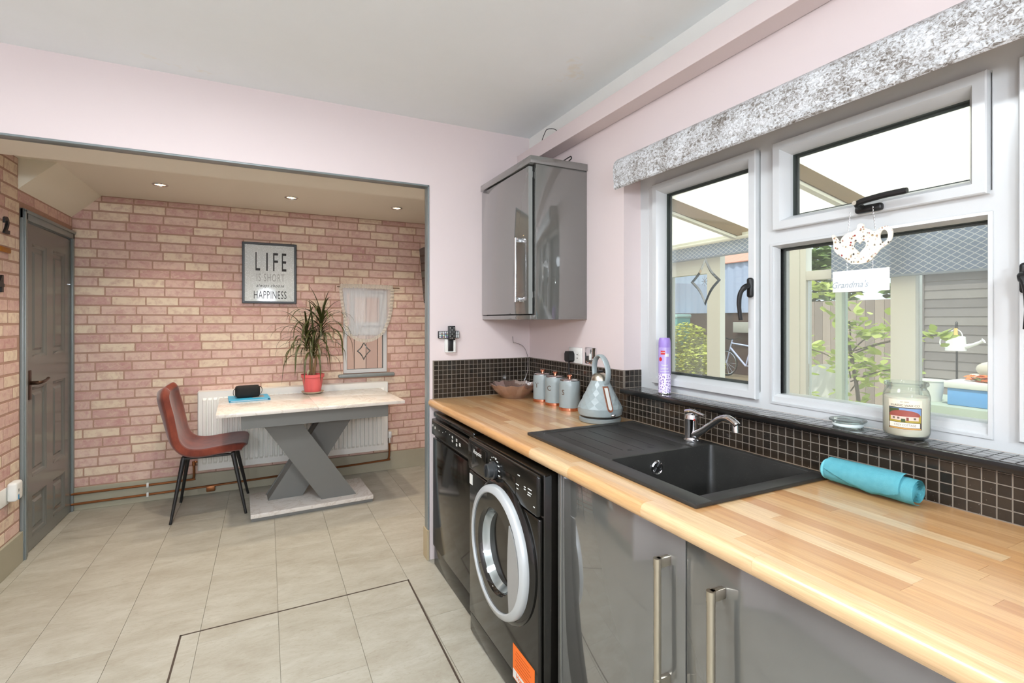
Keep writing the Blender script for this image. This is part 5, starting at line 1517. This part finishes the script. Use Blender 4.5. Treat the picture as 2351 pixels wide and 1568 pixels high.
# a swagged second fold hanging in a V
def swag(u, v):
    x0_ = 0.585+0.21*u; x1_ = 0.655+0.10*u
    z = 1.635 - v*(0.36+0.06*math.sin(math.pi*u))
    x = x0_+(x1_-x0_)*v**1.3
    return (x, 4.512+0.004*math.sin(u*40), z)
bm = B(); grid(bm, 30, 10, swag); O('swag_fold', bm, SH, nc, 60)
def frill(path, amp, w, n_, dirn):
    bm = B(); P = smooth_path(path, 10); m_ = len(P)-1; nn2 = n_
    def fn(u, v):
        f = u*m_; i = min(int(f), m_-1); p = P[i].lerp(P[i+1], f-i)
        return (p.x + dirn[0]*w*(v-0.5) + amp*0.5*math.sin(u*nn2+v), p.y-0.006+amp*math.sin(u*nn2*1.0)*(0.4+v), p.z+dirn[1]*w*(v-0.5)+amp*0.5*math.cos(u*nn2))
    grid(bm, nn2*2, 3, fn); return bm
O('frill', frill([(0.565, 4.516, 1.645), (0.80, 4.516, 1.648), (1.020, 4.516, 1.643)], 0.004, 0.036, 120, (0, 1)), SH2, nc, 60)
O('frill', frill([(0.572, 4.516, 1.63), (0.585, 4.516, 1.50), (0.61, 4.516, 1.36), (0.63, 4.516, 1.25)], 0.005, 0.026, 90, (1, 0)), SH2, nc, 60)
O('frill', frill([(1.015, 4.516, 1.63), (1.010, 4.516, 1.50), (0.985, 4.516, 1.36), (0.93, 4.516, 1.23)], 0.006, 0.032, 90, (1, 0)), SH2, nc, 60)
O('frill', frill([(0.63, 4.516, 1.238), (0.70, 4.516, 1.188), (0.78, 4.516, 1.168), (0.86, 4.516, 1.186), (0.93, 4.516, 1.232)], 0.004, 0.030, 90, (0, 1)), SH2, nc, 60)

# ---- television on the dining side wall
tv = T('television', 'black television tilted on the dining room side wall', 'television', (1.40, 3.95, 1.74))
VM = Matrix.Translation((1.235, 3.92, 1.745)) @ Matrix.Rotation(R(-5), 4, 'Y')
O('casing', box(B(), -0.006, 0.045, -0.40, 0.40, -0.245, 0.235, 0.006, M=VM), M['black_soft'], tv)
O('screen', box(B(), -0.008, -0.006, -0.385, 0.385, -0.225, 0.220, M=VM), M['black_gloss'], tv, 0)
O('wall_bracket', box(B(), 1.27, XR-0.0005, 3.86, 3.98, 1.68, 1.80, 0.004), M['black_soft'], tv)

# ---- recessed downlights; the unseen pair behind the lintel is added fill light
for x, y, lb in ((-0.634, 4.0, 'nearest the grey door'), (0.163, 4.0, 'in the middle of the visible row of three'), (0.936, 4.0, 'nearest the television'), (-0.40, 3.35, 'added unseen as fill light behind the lintel on the door side'), (0.60, 3.35, 'added unseen as fill light behind the lintel on the kitchen side')):
    t = T('recessed_downlight', 'chrome recessed downlight %s' % lb, 'downlight', (x, y, ZD), group='dining downlights')
    O('bezel', lathe(B(), [(0.046, 0.0), (0.046, -0.004), (0.040, -0.008), (0.034, -0.006), (0.032, -0.0005)], (x, y, ZD-0.0003), 28), M['chrome'], t)
    O('bulb', lathe(B(), [(0, -0.0030), (0.024, -0.0025), (0.031, -0.0008)], (x, y, ZD-0.0005), 24), emit('bulb glow', (255, 214, 150), 12.0), t)
    l = bpy.data.lights.new('bulb_lamp', 'SPOT'); l.energy = SPOT_W*(1.0 if y > 3.7 else 2.6); l.spot_size = R(112); l.spot_blend = 0.7; l.color = (1.0, 0.88, 0.74); l.shadow_soft_size = 0.03
    o = bpy.data.objects.new('bulb_lamp', l); COL.objects.link(o); o.parent = t; o.matrix_parent_inverse = wm(t).inverted(); o.location = (x, y, ZD-0.012)

# ================================================================== outside: lean-to and garden
GZ = -0.10
n = N('patio slab'); n.p(0.8); v = n.coord(); n.base(n.mix(n.noise(v, 3, 5), lin((196, 184, 160)), lin((224, 216, 196)))); PATIO = n.m
gr = tag(O('ground_outside', box(B(), 1.70, 20, -6, 20, GZ-0.1, GZ-0.004), mat('garden soil', (120, 108, 84), 0.95, var=0.2), None, 0), 'pale ground of the garden outside the window', 'ground', kind='structure')
sl = tile_mesh(0.596, 0.596, 0.004, 0.002, PATIO)
for i in range(14):
    for j in range(14): inst('paving_slab', sl, (2.0+i*0.6, -0.4+j*0.6, GZ), gr)
CR = M['upvc_cream']
lt = T('lean_to_frame', 'cream framed glazed wall of the lean-to outside the window', 'lean-to', (3.5, 2.0, GZ), kind='structure')
def post(name, y0, y1, z0=GZ, z1=1.985, x0=3.46, x1=3.54): return O(name, box(B(), x0, x1, y0, y1, z0, z1, 0.004), CR, lt)
post('post', 2.325, 2.461); post('post', 1.604, 1.738); post('post', 0.25, 0.38); post('post', 5.2, 5.34); post('post', 3.95, 4.08); post('post', -1.2, -1.07)
O('header', box(B(), 3.45, 3.55, -1.2, 5.34, 1.986, 2.06, 0.004), CR, lt)
for a, b in ((1.7385, 2.3245), (0.3805, 1.6035), (-1.0695, 0.2495)): O('bottom_rail', box(B(), 3.465, 3.535, a, b, GZ, 0.02, 0.003), CR, lt)
# window left of the cream post: top light and lower pane
w = O('casement_frame', box(B(), 3.465, 3.535, 2.280, 2.3245, 0.021, 1.985, 0.003), CR, lt)
O('transom', box(B(), 3.465, 3.535, 2.075, 2.2795, 1.635, 1.700, 0.003), CR, lt)
O('mullion', box(B(), 3.465, 3.535, 2.030, 2.0745, 0.021, 1.985, 0.003), mat('pale green upvc', (206, 222, 204), 0.3, var=0.01), lt)
O('pane', box(B(), 3.498, 3.502, 1.7385, 2.0295, 0.02, 1.985), M['pane'], lt, 0)
O('pane', box(B(), 3.498, 3.502, 0.3805, 1.6035, 0.02, 1.985), M['pane'], lt, 0)
O('pane', box(B(), 3.498, 3.502, 2.075, 2.2795, 0.02, 1.634), M['pane'], lt, 0)
# glazed door leaf beside the open gap
dl = O('glazed_door', mitre(B(), 3.037, 3.760, GZ+0.01, 1.900, [(0, 3.53), (0, 3.47), (0.14, 3.47), (0.14, 3.53)], lambda a, b, d: (d, a, b)), CR, lt)
O('door_pane', box(B(), 3.498, 3.502, 3.177, 3.62, 0.05, 1.76), M['pane'], dl, 0)
O('post', box(B(), 3.46, 3.54, 3.761, 3.86, GZ, 1.985, 0.004), CR, lt)
# rafters and translucent roof
rf = T('lean_to_roof', 'translucent cream corrugated lean-to roof on brown rafters', 'roof', (2.6, 2.0, 2.1), kind='structure')
RAF = mat('weathered rafter', (136, 116, 92), 0.8, var=0.12, vscale=10)
sl_ = 0.194
def rz_(x): return 2.10 + sl_*(3.5-x)
for y in (-0.10, 0.90, 1.865, 2.83, 3.80, 4.8):
    bm = B(); prism(bm, [(1.702, rz_(1.702)-0.09), (3.60, rz_(3.60)-0.09), (3.60, rz_(3.60)), (1.702, rz_(1.702))], 'XZ', y-0.028, y+0.028); O('rafter', bm, RAF, rf, 0)
    bm = B(); prism(bm, [(1.702, rz_(1.702)-0.112), (3.46, rz_(3.46)-0.112), (3.46, rz_(3.46)-0.091), (1.702, rz_(1.702)-0.091)], 'XZ', y-0.020, y+0.020); O('rafter_cap', bm, CR, rf, 0)
n = N('opal polycarbonate')
tl = n.n('ShaderNodeBsdfTranslucent'); tl.inputs[0].default_value = (*lin((248, 244, 224)), 1)
df = n.n('ShaderNodeBsdfDiffuse'); df.inputs[0].default_value = (*lin((248, 244, 226)), 1)
mx = n.n('ShaderNodeMixShader'); mx.inputs[0].default_value = 0.30
n.l(tl.outputs[0], mx.inputs[1]); n.l(df.outputs[0], mx.inputs[2]); n.l(mx.outputs[0], n.out.inputs[0])
bm = B(); ny = 320
def roof(u, v):
    x = 1.702+1.95*v; y = -1.2+6.5*u
    return (x, y, rz_(x)+0.008+0.003*math.cos(u*ny*math.pi/2))
grid(bm, ny, 4, roof); O('roof_sheet', bm, n.m, rf, 60)
# lattice patterned roller blinds
n = N('lattice net blind')
co = n.n('ShaderNodeTexCoord'); se = n.n('ShaderNodeSeparateXYZ'); n.l(co.outputs['Object'], se.inputs[0])
def diag(sg):
    a_ = n.n('ShaderNodeMath', operation='MULTIPLY'); a_.inputs[1].default_value = 1.55*sg; n.l(se.outputs[2], a_.inputs[0])
    b_ = n.n('ShaderNodeMath', operation='ADD'); n.l(se.outputs[1], b_.inputs[0]); n.l(a_.outputs[0], b_.inputs[1])
    c_ = n.n('ShaderNodeMath', operation='MULTIPLY'); c_.inputs[1].default_value = 1/0.052; n.l(b_.outputs[0], c_.inputs[0])
    d_ = n.n('ShaderNodeMath', operation='FRACT'); n.l(c_.outputs[0], d_.inputs[0])
    e_ = n.n('ShaderNodeMath', operation='LESS_THAN'); e_.inputs[1].default_value = 0.14; n.l(d_.outputs[0], e_.inputs[0])
    return e_.outputs[0]
mxx = n.n('ShaderNodeMath', operation='MAXIMUM'); n.l(diag(1), mxx.inputs[0]); n.l(diag(-1), mxx.inputs[1])
d1 = n.n('ShaderNodeBsdfDiffuse'); n.l(n.mix(mxx.outputs[0], lin((176, 188, 208)), lin((240, 243, 246))), d1.inputs[0])
t1 = n.n('ShaderNodeBsdfTranslucent'); n.l(n.mix(mxx.outputs[0], lin((170, 184, 206)), lin((240, 243, 246))), t1.inputs[0])
m1 = n.n('ShaderNodeMixShader'); m1.inputs[0].default_value = 0.5; n.l(d1.outputs[0], m1.inputs[1]); n.l(t1.outputs[0], m1.inputs[2])
tp_ = n.n('ShaderNodeBsdfTransparent'); m2 = n.n('ShaderNodeMixShader'); m2.inputs[0].default_value = 0.80
n.l(tp_.outputs[0], m2.inputs[1]); n.l(m1.outputs[0], m2.inputs[2]); n.l(m2.outputs[0], n.out.inputs[0]); LAT = n.m
for ya, yb, zb, lb in ((-0.9, 2.060, 1.625, 'lowered lattice patterned roller blind in the lean-to beside the teapot sign'), (2.50, 3.90, 1.895, 'raised lattice patterned roller blind over the lean-to door')):
    t = T('lattice_blind', lb, 'blind', (3.40, (ya+yb)/2, zb))
    O('fabric', box(B(), 3.400, 3.402, ya, yb, zb, 2.0), LAT, t, 0)
    O('roller', cyl(B(), (3.412, ya, 2.012), (3.412, yb, 2.012), 0.018, seg=14), CR, t)
    O('bottom_bar', box(B(), 3.397, 3.405, ya, yb, zb-0.014, zb, 0.002), mat('blind bar', (150, 160, 172), 0.5, var=0.02), t)

# ---- fence, sheds, neighbours
rr = random.Random(77)
FB = [mat('fence board %d' % i, c_, 0.85, var=0.15, vscale=5) for i, c_ in enumerate(((140, 126, 116), (152, 138, 126), (128, 116, 108)))]
fn_ = T('garden_fence', 'grey brown vertical board fence at the end of the garden', 'fence', (11.5, 5, GZ))
fb = [mesh(box(B(), -0.012, 0.012, -0.068, 0.068, 0, 1.75), m_, 0) for m_ in FB]
y = -1.0
while y < 13: inst('fence_board', fb[rr.randrange(3)], (11.5+0.004*rr.random(), y, GZ), fn_); y += 0.142
for z in (0.35, 1.35): O('fence_rail', box(B(), 11.515, 11.56, -1, 13, z, z+0.08), FB[0], fn_, 0)
# shiplap shed on the right
sd = T('shiplap_shed', 'grey shiplap board shed at the right of the garden', 'shed', (8.6, 2.3, GZ))
SB = [mat('shiplap %d' % i, c_, 0.8, var=0.1, vscale=6) for i, c_ in enumerate(((122, 116, 114), (112, 106, 104), (130, 124, 120)))]
for k in range(17):
    bm = B(); prism(bm, [(8.58, GZ+k*0.125), (8.565, GZ+k*0.125+0.004), (8.578, GZ+(k+1)*0.125), (8.60, GZ+(k+1)*0.125), (8.60, GZ+k*0.125)], 'XZ', -1.0, 3.86)
    O('shiplap_board', bm, SB[k % 3], sd, 0)
O('corner_post', box(B(), 8.555, 8.62, 3.861, 3.94, GZ, 2.05), SB[1], sd, 0)
O('shed_roof', box(B(), 8.45, 10.4, -1.1, 4.0, 2.06, 2.12, 0.01), mat('roof felt', (70, 68, 70), 0.9, var=0.1), sd)
O('shed_side', box(B(), 8.62, 10.3, 3.87, 3.91, GZ, 2.05), SB[0], sd, 0)
# dark panel between the shed and the tree
dp = T('brown_fence_panel', 'brown close board panel beside the shiplap shed', 'fence', (8.9, 4.4, GZ))
for k in range(16):
    inst('panel_board', fb[(k*7) % 3], (8.9, 4.05+k*0.142, GZ), dp, None, (1, 1, 1.02))
# corrugated outbuilding
cg = T('corrugated_outbuilding', 'blue grey corrugated outbuilding with terracotta roof edge', 'outbuilding', (11.3, 9.6, GZ))
bm = B()
grid(bm, 160, 1, lambda u, v_: (11.30+0.018*math.sin(u*160*math.pi/4), 7.9+5.0*u, 1.55+1.35*v_)); O('corrugated_sheet', bm, mat('blue grey sheet', (152, 164, 186), 0.5, var=0.06), cg, 60)
O('lower_boards', box(B(), 11.33, 11.40, 7.9, 12.9, GZ, 1.55), mat('dark outbuilding wood', (72, 56, 48), 0.9, var=0.15), cg, 0)
rt = tile_mesh(0.30, 0.26, 0.03, 0.008, mat('terracotta tile', (198, 140, 120), 0.8, var=0.1))
for i in range(4):
    for j in range(19): inst('roof_tile', rt, (11.36+i*0.20, 8.02+j*0.262, 2.97+i*0.085), cg, Matrix.Rotation(R(-23), 3, 'Y'))
# plant shelf with baskets on the outbuilding
O('shelf_box', box(B(), 11.10, 11.26, 8.75, 9.3, 1.02, 1.30, 0.01), mat('grey cage', (150, 150, 140), 0.6, var=0.2, vscale=30), cg)
# ---- generic leaves
def foliage(name, c, rad, n_, size, m_, seed, parent):
    rr = random.Random(seed); bm = B()
    for k in range(n_):
        while True:
            p = Vector((rr.uniform(-1, 1), rr.uniform(-1, 1), rr.uniform(-1, 1)))
            if p.length < 1: break
        p = Vector(c)+Vector((p.x*rad[0], p.y*rad[1], p.z*rad[2]))
        q = Matrix.Rotation(rr.uniform(0, 6.28), 3, 'Z') @ Matrix.Rotation(rr.uniform(-1, 1), 3, 'X'); s = size*rr.uniform(0.6, 1.3)
        quad(bm, *[p+q @ Vector(v_)*s for v_ in ((-0.5, 0, 0), (0, -0.28, 0.05), (0.55, 0, -0.05), (0, 0.28, 0.05))])
    return O(name, bm, m_, parent, 0, kind='stuff')
def leaf_mat(name, a, b):
    n = N(name); n.p(0.6, spec=0.2)
    n.base(n.mix(n.noise(n.coord(), 4, 3), lin(a), lin(b))); n.b.inputs['Transmission Weight'].default_value = 0.0
    return n.m
YG = leaf_mat('yellow green leaf', (150, 165, 60), (214, 214, 104)); GN = leaf_mat('hedge leaf', (70, 96, 52), (128, 150, 84))
bu = T('yellow_green_bush', 'yellow green bush seen through the lean-to door', 'bush', (9.9, 9.7, GZ))
foliage('foliage', (9.9, 9.75, 0.55), (0.5, 0.75, 0.75), 2600, 0.11, YG, 3, bu)
foliage('foliage', (9.6, 8.95, 0.30), (0.45, 0.6, 0.45), 1400, 0.10, YG, 8, bu)
O('bush_stem', tube(B(), [(9.9, 9.75, GZ), (9.9, 9.72, 0.5)], 0.03, 8), RAF, bu)
for i, (x, y, z, r_) in enumerate(((14, 5.5, 2.0, 1.5), (14, 9.5, 2.4, 1.6), (14.5, 13.0, 2.2, 1.8))):
    h = T('garden_tree', ('round green tree behind the fence right of the lean-to post', 'tall green tree behind the fence in the middle', 'green tree beyond the corrugated outbuilding')[i], 'tree', (x, y, GZ))
    foliage('crown', (x, y, z), (r_, r_, r_*0.8), 2200, 0.30, GN, 40+i, h); O('trunk', tube(B(), [(x, y, GZ), (x, y, z-0.3)], 0.12, 8), RAF, h)
# ---- maple like sapling close to the lean-to
tr = T('young_leafy_tree', 'young tree with bright broad leaves outside the lean-to', 'tree', (4.95, 2.80, GZ))
BK = mat('sapling bark', (96, 84, 70), 0.9, var=0.15)
O('trunk', tube(B(), smooth_path([(4.95, 2.78, GZ), (4.96, 2.75, 0.5), (4.93, 2.80, 1.0), (4.97, 2.92, 1.45), (4.95, 2.98, 1.75)], 6), [0.022-0.0006*i for i in range(25)], 8), BK, tr)
lm = B()
op = [(0, 0), (0.18, 0.22), (0.42, 0.34), (0.72, 0.24), (1.0, 0)]
c0 = [lm.verts.new((x, 0, 0.02*math.sin(x*3))) for x, _ in op]
for sgn_ in (1, -1):
    o_ = [lm.verts.new((x, sgn_*w_, 0.06*w_)) for x, w_ in op[1:-1]]
    lm.faces.new((c0[0], o_[0], c0[1])); lm.faces.new((c0[1], o_[0], o_[1], c0[2])); lm.faces.new((c0[2], o_[1], o_[2], c0[3])); lm.faces.new((c0[3], o_[2], c0[4]))
bmesh.ops.recalc_face_normals(lm, faces=lm.faces[:])
n = N('sapling leaf'); n.p(0.5, spec=0.3); oi = n.n('ShaderNodeObjectInfo'); n.base(n.mix(oi.outputs['Random'], lin((126, 150, 58)), lin((214, 220, 140)))); 
tlb = n.n('ShaderNodeBsdfTranslucent'); tlb.inputs[0].default_value = (*lin((190, 206, 90)), 1)
mxs = n.n('ShaderNodeMixShader'); mxs.inputs[0].default_value = 0.35; n.l(n.b.outputs[0], mxs.inputs[1]); n.l(tlb.outputs[0], mxs.inputs[2]); n.l(mxs.outputs[0], n.out.inputs[0])
lme = mesh(lm, n.m, 0)
clusters = [((4.95, 3.02, 1.62), 0.16, 34), ((4.93, 2.82, 1.34), 0.15, 24), ((4.95, 3.22, 1.06), 0.13, 22), ((4.95, 2.86, 0.98), 0.22, 40), ((4.98, 2.62, 1.22), 0.13, 22), ((4.95, 2.66, 0.86), 0.22, 40), ((4.95, 2.88, 0.55), 0.22, 40), ((4.9, 2.28, 1.20), 0.10, 12), ((4.9, 2.12, 1.23), 0.07, 9), ((4.9, 2.30, 0.95), 0.09, 12), ((4.95, 2.7, 0.35), 0.22, 30)]
rr = random.Random(15); n_leaf = 0; rest = B()
for (c_, r_, k_) in clusters:
    O('branch', tube(B(), smooth_path([(4.95, 2.82, c_[2]-0.18), ((4.95+c_[0])/2, (2.82+c_[1])/2, c_[2]-0.06), c_], 4), 0.006, 6), BK, tr)
    for k in range(int(k_*1.7)):
        p = Vector(c_)+Vector((rr.gauss(0, r_*0.55), rr.gauss(0, r_*0.6), rr.gauss(0, r_*0.42)))
        s_ = rr.uniform(0.075, 0.13)
        rot_ = Matrix.Rotation(rr.uniform(0, 6.28), 3, 'Z') @ Matrix.Rotation(rr.uniform(-0.9, 0.5), 3, 'Y') @ Matrix.Rotation(rr.uniform(-0.6, 0.6), 3, 'X')
        if n_leaf < 300: inst('leaf', lme, p, tr, rot_, (s_, s_, s_))
        else:
            m4 = Matrix.Translation(p) @ rot_.to_4x4() @ Matrix.Diagonal((s_, s_, s_, 1))
            for pf_ in lme.polygons: rest.faces.new([rest.verts.new(m4 @ lme.vertices[i_].co) for i_ in pf_.vertices])
        n_leaf += 1
O('leaf_rest', rest, lme.materials[0], tr, 0, kind='stuff')
# ---- bicycle
bk = T('bicycle', 'silver blue bicycle leaning in front of the outbuilding', 'bicycle', (10.7, 8.35, GZ))
FRM = mat('silver blue frame', (186, 194, 222), 0.3, metal=0.2, var=0.03)
bx_, w1y, w2y, wz = 10.75, 9.20, 8.15, GZ+0.34
pB, pS, pH, pRr = (bx_, 8.62, GZ+0.30), (bx_, 8.48, GZ+0.80), (bx_, 9.05, GZ+0.86), (bx_, w2y, wz)
bm = B()
for a, b, r_ in ((pS, pH, 0.020), (pB, (bx_, 9.08, GZ+0.74), 0.024), (pB, (bx_, 8.44, GZ+0.90), 0.018), (pB, pRr, 0.012), (pS, pRr, 0.012), ((bx_, 9.02, GZ+0.95), (bx_, 9.20, wz), 0.016)): cyl(bm, a, b, r_, seg=8)
O('frame', bm, FRM, bk)
for wy in (w1y, w2y):
    wh = O('wheel', tube(B(), [(bx_, wy+0.32*math.cos(t), wz+0.32*math.sin(t)) for t in [2*math.pi*k/36 for k in range(36)]], 0.019, 8, closed=True), M['black_soft'], bk)
    bm = tube(B(), [(bx_, wy+0.295*math.cos(t), wz+0.295*math.sin(t)) for t in [2*math.pi*k/36 for k in range(36)]], 0.009, 6, closed=True)
    for k in range(14): cyl(bm, (bx_, wy, wz), (bx_, wy+0.295*math.cos(k*math.pi/7), wz+0.295*math.sin(k*math.pi/7)), 0.0022, seg=4)
    O('rim', bm, M['chrome'], wh)
O('saddle', sph(B(), (bx_, 8.42, GZ+0.93), 0.12, (0.5, 1.0, 0.28)), M['print_white'], bk)
O('handlebar', tube(B(), [(bx_-0.28, 9.0, GZ+1.0), (bx_-0.1, 9.03, GZ+0.96), (bx_+0.1, 9.03, GZ+0.96), (bx_+0.28, 9.0, GZ+1.0)], 0.014, 8), M['black_soft'], bk)
# ---- blue planter, bucket, statue, watering can on a low garden wall
lw = O('low_garden_wall', box(B(), 5.6, 6.5, 0.8, 2.78, GZ, 0.56, 0.01), mat('rendered wall', (168, 178, 164), 0.85, var=0.06))
tag(lw, 'low pale rendered wall under the blue planter', 'garden wall')
zw = 0.5605
bp = T('blue_planter', 'blue and white trough with orange flowers on the low wall', 'planter', (5.85, 2.12, zw))
O('trough', box(B(), 5.72, 6.0, 1.45, 2.40, zw, zw+0.160, 0.012), mat('sky blue plastic', (96, 164, 226), 0.4, var=0.03), bp)
O('rim', box(B(), 5.70, 6.02, 1.43, 2.42, zw+0.160, zw+0.225, 0.012), M['print_white'], bp)
foliage('flowers', (5.86, 1.95, zw+0.255), (0.13, 0.40, 0.05), 260, 0.07, leaf_mat('orange petals', (230, 110, 50), (240, 150, 90)), 5, bp)
foliage('leaves', (5.86, 1.95, zw+0.24), (0.13, 0.40, 0.03), 200, 0.06, GN, 6, bp)
st = T('stone_figure', 'pale stone reclining figure behind the blue planter', 'statue', (6.1, 2.0, zw))
ST = mat('pale stone', (206, 196, 180), 0.9, var=0.08)
bm = B(); sph(bm, (6.11, 2.20, zw+0.25), 0.10, (0.8, 1.5, 0.8)); sph(bm, (6.11, 1.98, zw+0.32), 0.085, (0.9, 1.0, 1.2)); sph(bm, (6.11, 1.93, zw+0.46), 0.055, (1, 1, 1.1)); sph(bm, (6.10, 2.05, zw+0.20), 0.09, (0.7, 2.2, 0.7)); box(bm, 6.04, 6.18, 1.85, 2.38, zw-0.07, zw+0.20, 0.02)
O('body', bm, ST, st, 60)
st.location = Vector(st.location)+Vector((0.03, 0, 0.0705))
bkt = T('white_bucket', 'white bucket at the end of the low wall', 'bucket', (5.85, 2.58, zw))
O('pail', lathe(B(), [(0, 0), (0.080, 0), (0.105, 0.19), (0.112, 0.195), (0.112, 0.205), (0.100, 0.205), (0.078, 0.01), (0, 0.01)], (5.86, 2.585, zw), 24), M['print_white'], bkt)
O('bail', tube(B(), [(5.86, 2.585+0.10*math.cos(t), zw+0.19-0.06*math.sin(t)) for t in [math.pi*k/8 for k in range(9)]], 0.004, 6), M['steel'], bkt)
wcn = T('watering_can', 'white watering can hung from the shed post', 'watering can', (6.0, 2.45, 1.06))
O('can', lathe(B(), [(0, 0), (0.085, 0), (0.075, 0.14), (0.068, 0.145), (0, 0.14)], (6.0, 2.44, 1.04), 20), M['print_white'], wcn)
O('spout', tube(B(), smooth_path([(6.0, 2.37, 1.08), (6.0, 2.29, 1.11), (6.0, 2.22, 1.15)], 4), [0.022]*3+[0.016]*3+[0.014]*2+[0.026], 8), M['print_white'], wcn)
O('handle', tube(B(), smooth_path([(6.0, 2.50, 1.17), (6.0, 2.56, 1.16), (6.0, 2.57, 1.10), (6.0, 2.515, 1.07)], 4), 0.007, 6), M['print_white'], wcn)
O('hook_pole', tube(B(), smooth_path([(6.02, 2.44, zw), (6.02, 2.44, 1.02), (6.02, 2.44, 1.30), (6.01, 2.44, 1.32), (6.0, 2.44, 1.28), (6.0, 2.44, 1.19)], 4), 0.009, 6), M['black_soft'], wcn)
O('top_handle', tube(B(), [(6.0, 2.44+0.055*math.cos(t), 1.18+0.075*math.sin(t)) for t in [math.pi*k/8 for k in range(9)]], 0.005, 6), M['print_white'], wcn)
O('yellow_grip', cyl(B(), (6.0, 2.44, 1.20), (6.0, 2.44, 1.27), 0.018, 0.014, 10), mat('yellow grip', (226, 190, 110), 0.6, var=0.05), wcn)
wcn.location = Vector(wcn.location)+Vector((0.28, 0.12, 0))
# ---- teal bin
tbn = T('teal_bin', 'teal green bin behind the yellow green bush', 'bin', (11.0, 11.4, GZ))
bm = B(); prism(bm, [(10.95, GZ), (11.65, GZ), (11.72, 1.42), (10.88, 1.42)], 'YZ', 10.7, 11.2); O('body', bm, mat('teal plastic', (96, 178, 172), 0.5, var=0.04), tbn, 0)
O('lid', box(B(), 10.66, 11.24, 10.86, 11.74, 1.42, 1.52, 0.03), mat('pale teal lid', (170, 214, 208), 0.5, var=0.03), tbn)
# ---- white garden chair
gc = T('garden_chair', 'white plastic garden chair beyond the open lean-to door', 'chair', (5.2, 3.4, GZ))
bm = B(); V = grid(bm, 10, 10, lambda u, v_: (5.32+0.10*v_-0.05*math.sin(math.pi*u), 3.30+0.46*(u-0.5)*(1-0.35*max(0, v_-0.6)), 0.36+0.52*v_*(1-0.10*(2*u-1)**2)))
solid(bm, 0.012); O('backrest', bm, M['print_white'], gc, 60)
O('seat', box(B(), 4.90, 5.34, 3.08, 3.52, 0.335, 0.358, 0.01), M['print_white'], gc)
for a, b in ((4.92, 3.10), (4.92, 3.48), (5.32, 3.10), (5.32, 3.48)): O('leg', cyl(B(), (a, b, GZ+0.0005), (a, b, 0.34), 0.016, 0.02, 10), M['print_white'], gc)
# ---- passage fence outside the small dining window
pf = T('passage_fence', 'pinkish vertical board fence outside the small dining window', 'fence', (0.8, 5.6, GZ))
pb = [mesh(box(B(), -0.058, 0.058, -0.01, 0.01, 0, 2.0), mat('pink grey board %d' % i, c_, 0.85, var=0.12, vscale=4), 0) for i, c_ in enumerate(((206, 172, 158), (192, 158, 146), (214, 184, 170)))]
pbk = mesh(box(B(), -0.03, 0.03, -0.005, 0.005, 0, 1.98), mat('dark gap shade strip', (110, 86, 76), 0.9, var=0.1), 0)  # dark strips added behind the fence to stand in for shaded gaps
for k in range(26): inst('fence_board', pb[(k*5) % 3], (-0.7+k*0.124, 5.6, GZ), pf)
O('fence_rail', box(B(), -0.8, 2.5, 5.622, 5.66, 1.2, 1.28), FB[0], pf, 0)
for k in range(25): inst('gap_shade_strip', pbk, (-0.638+k*0.124, 5.616, GZ), pf)
O('ground_strip', box(B(), -1.5, 2.5, 4.76, 7, GZ-0.1, GZ-0.003), FB[1], None, 0)
tag(bpy.data.objects['ground_strip'], 'ground of the side passage outside the dining window', 'ground', kind='structure')
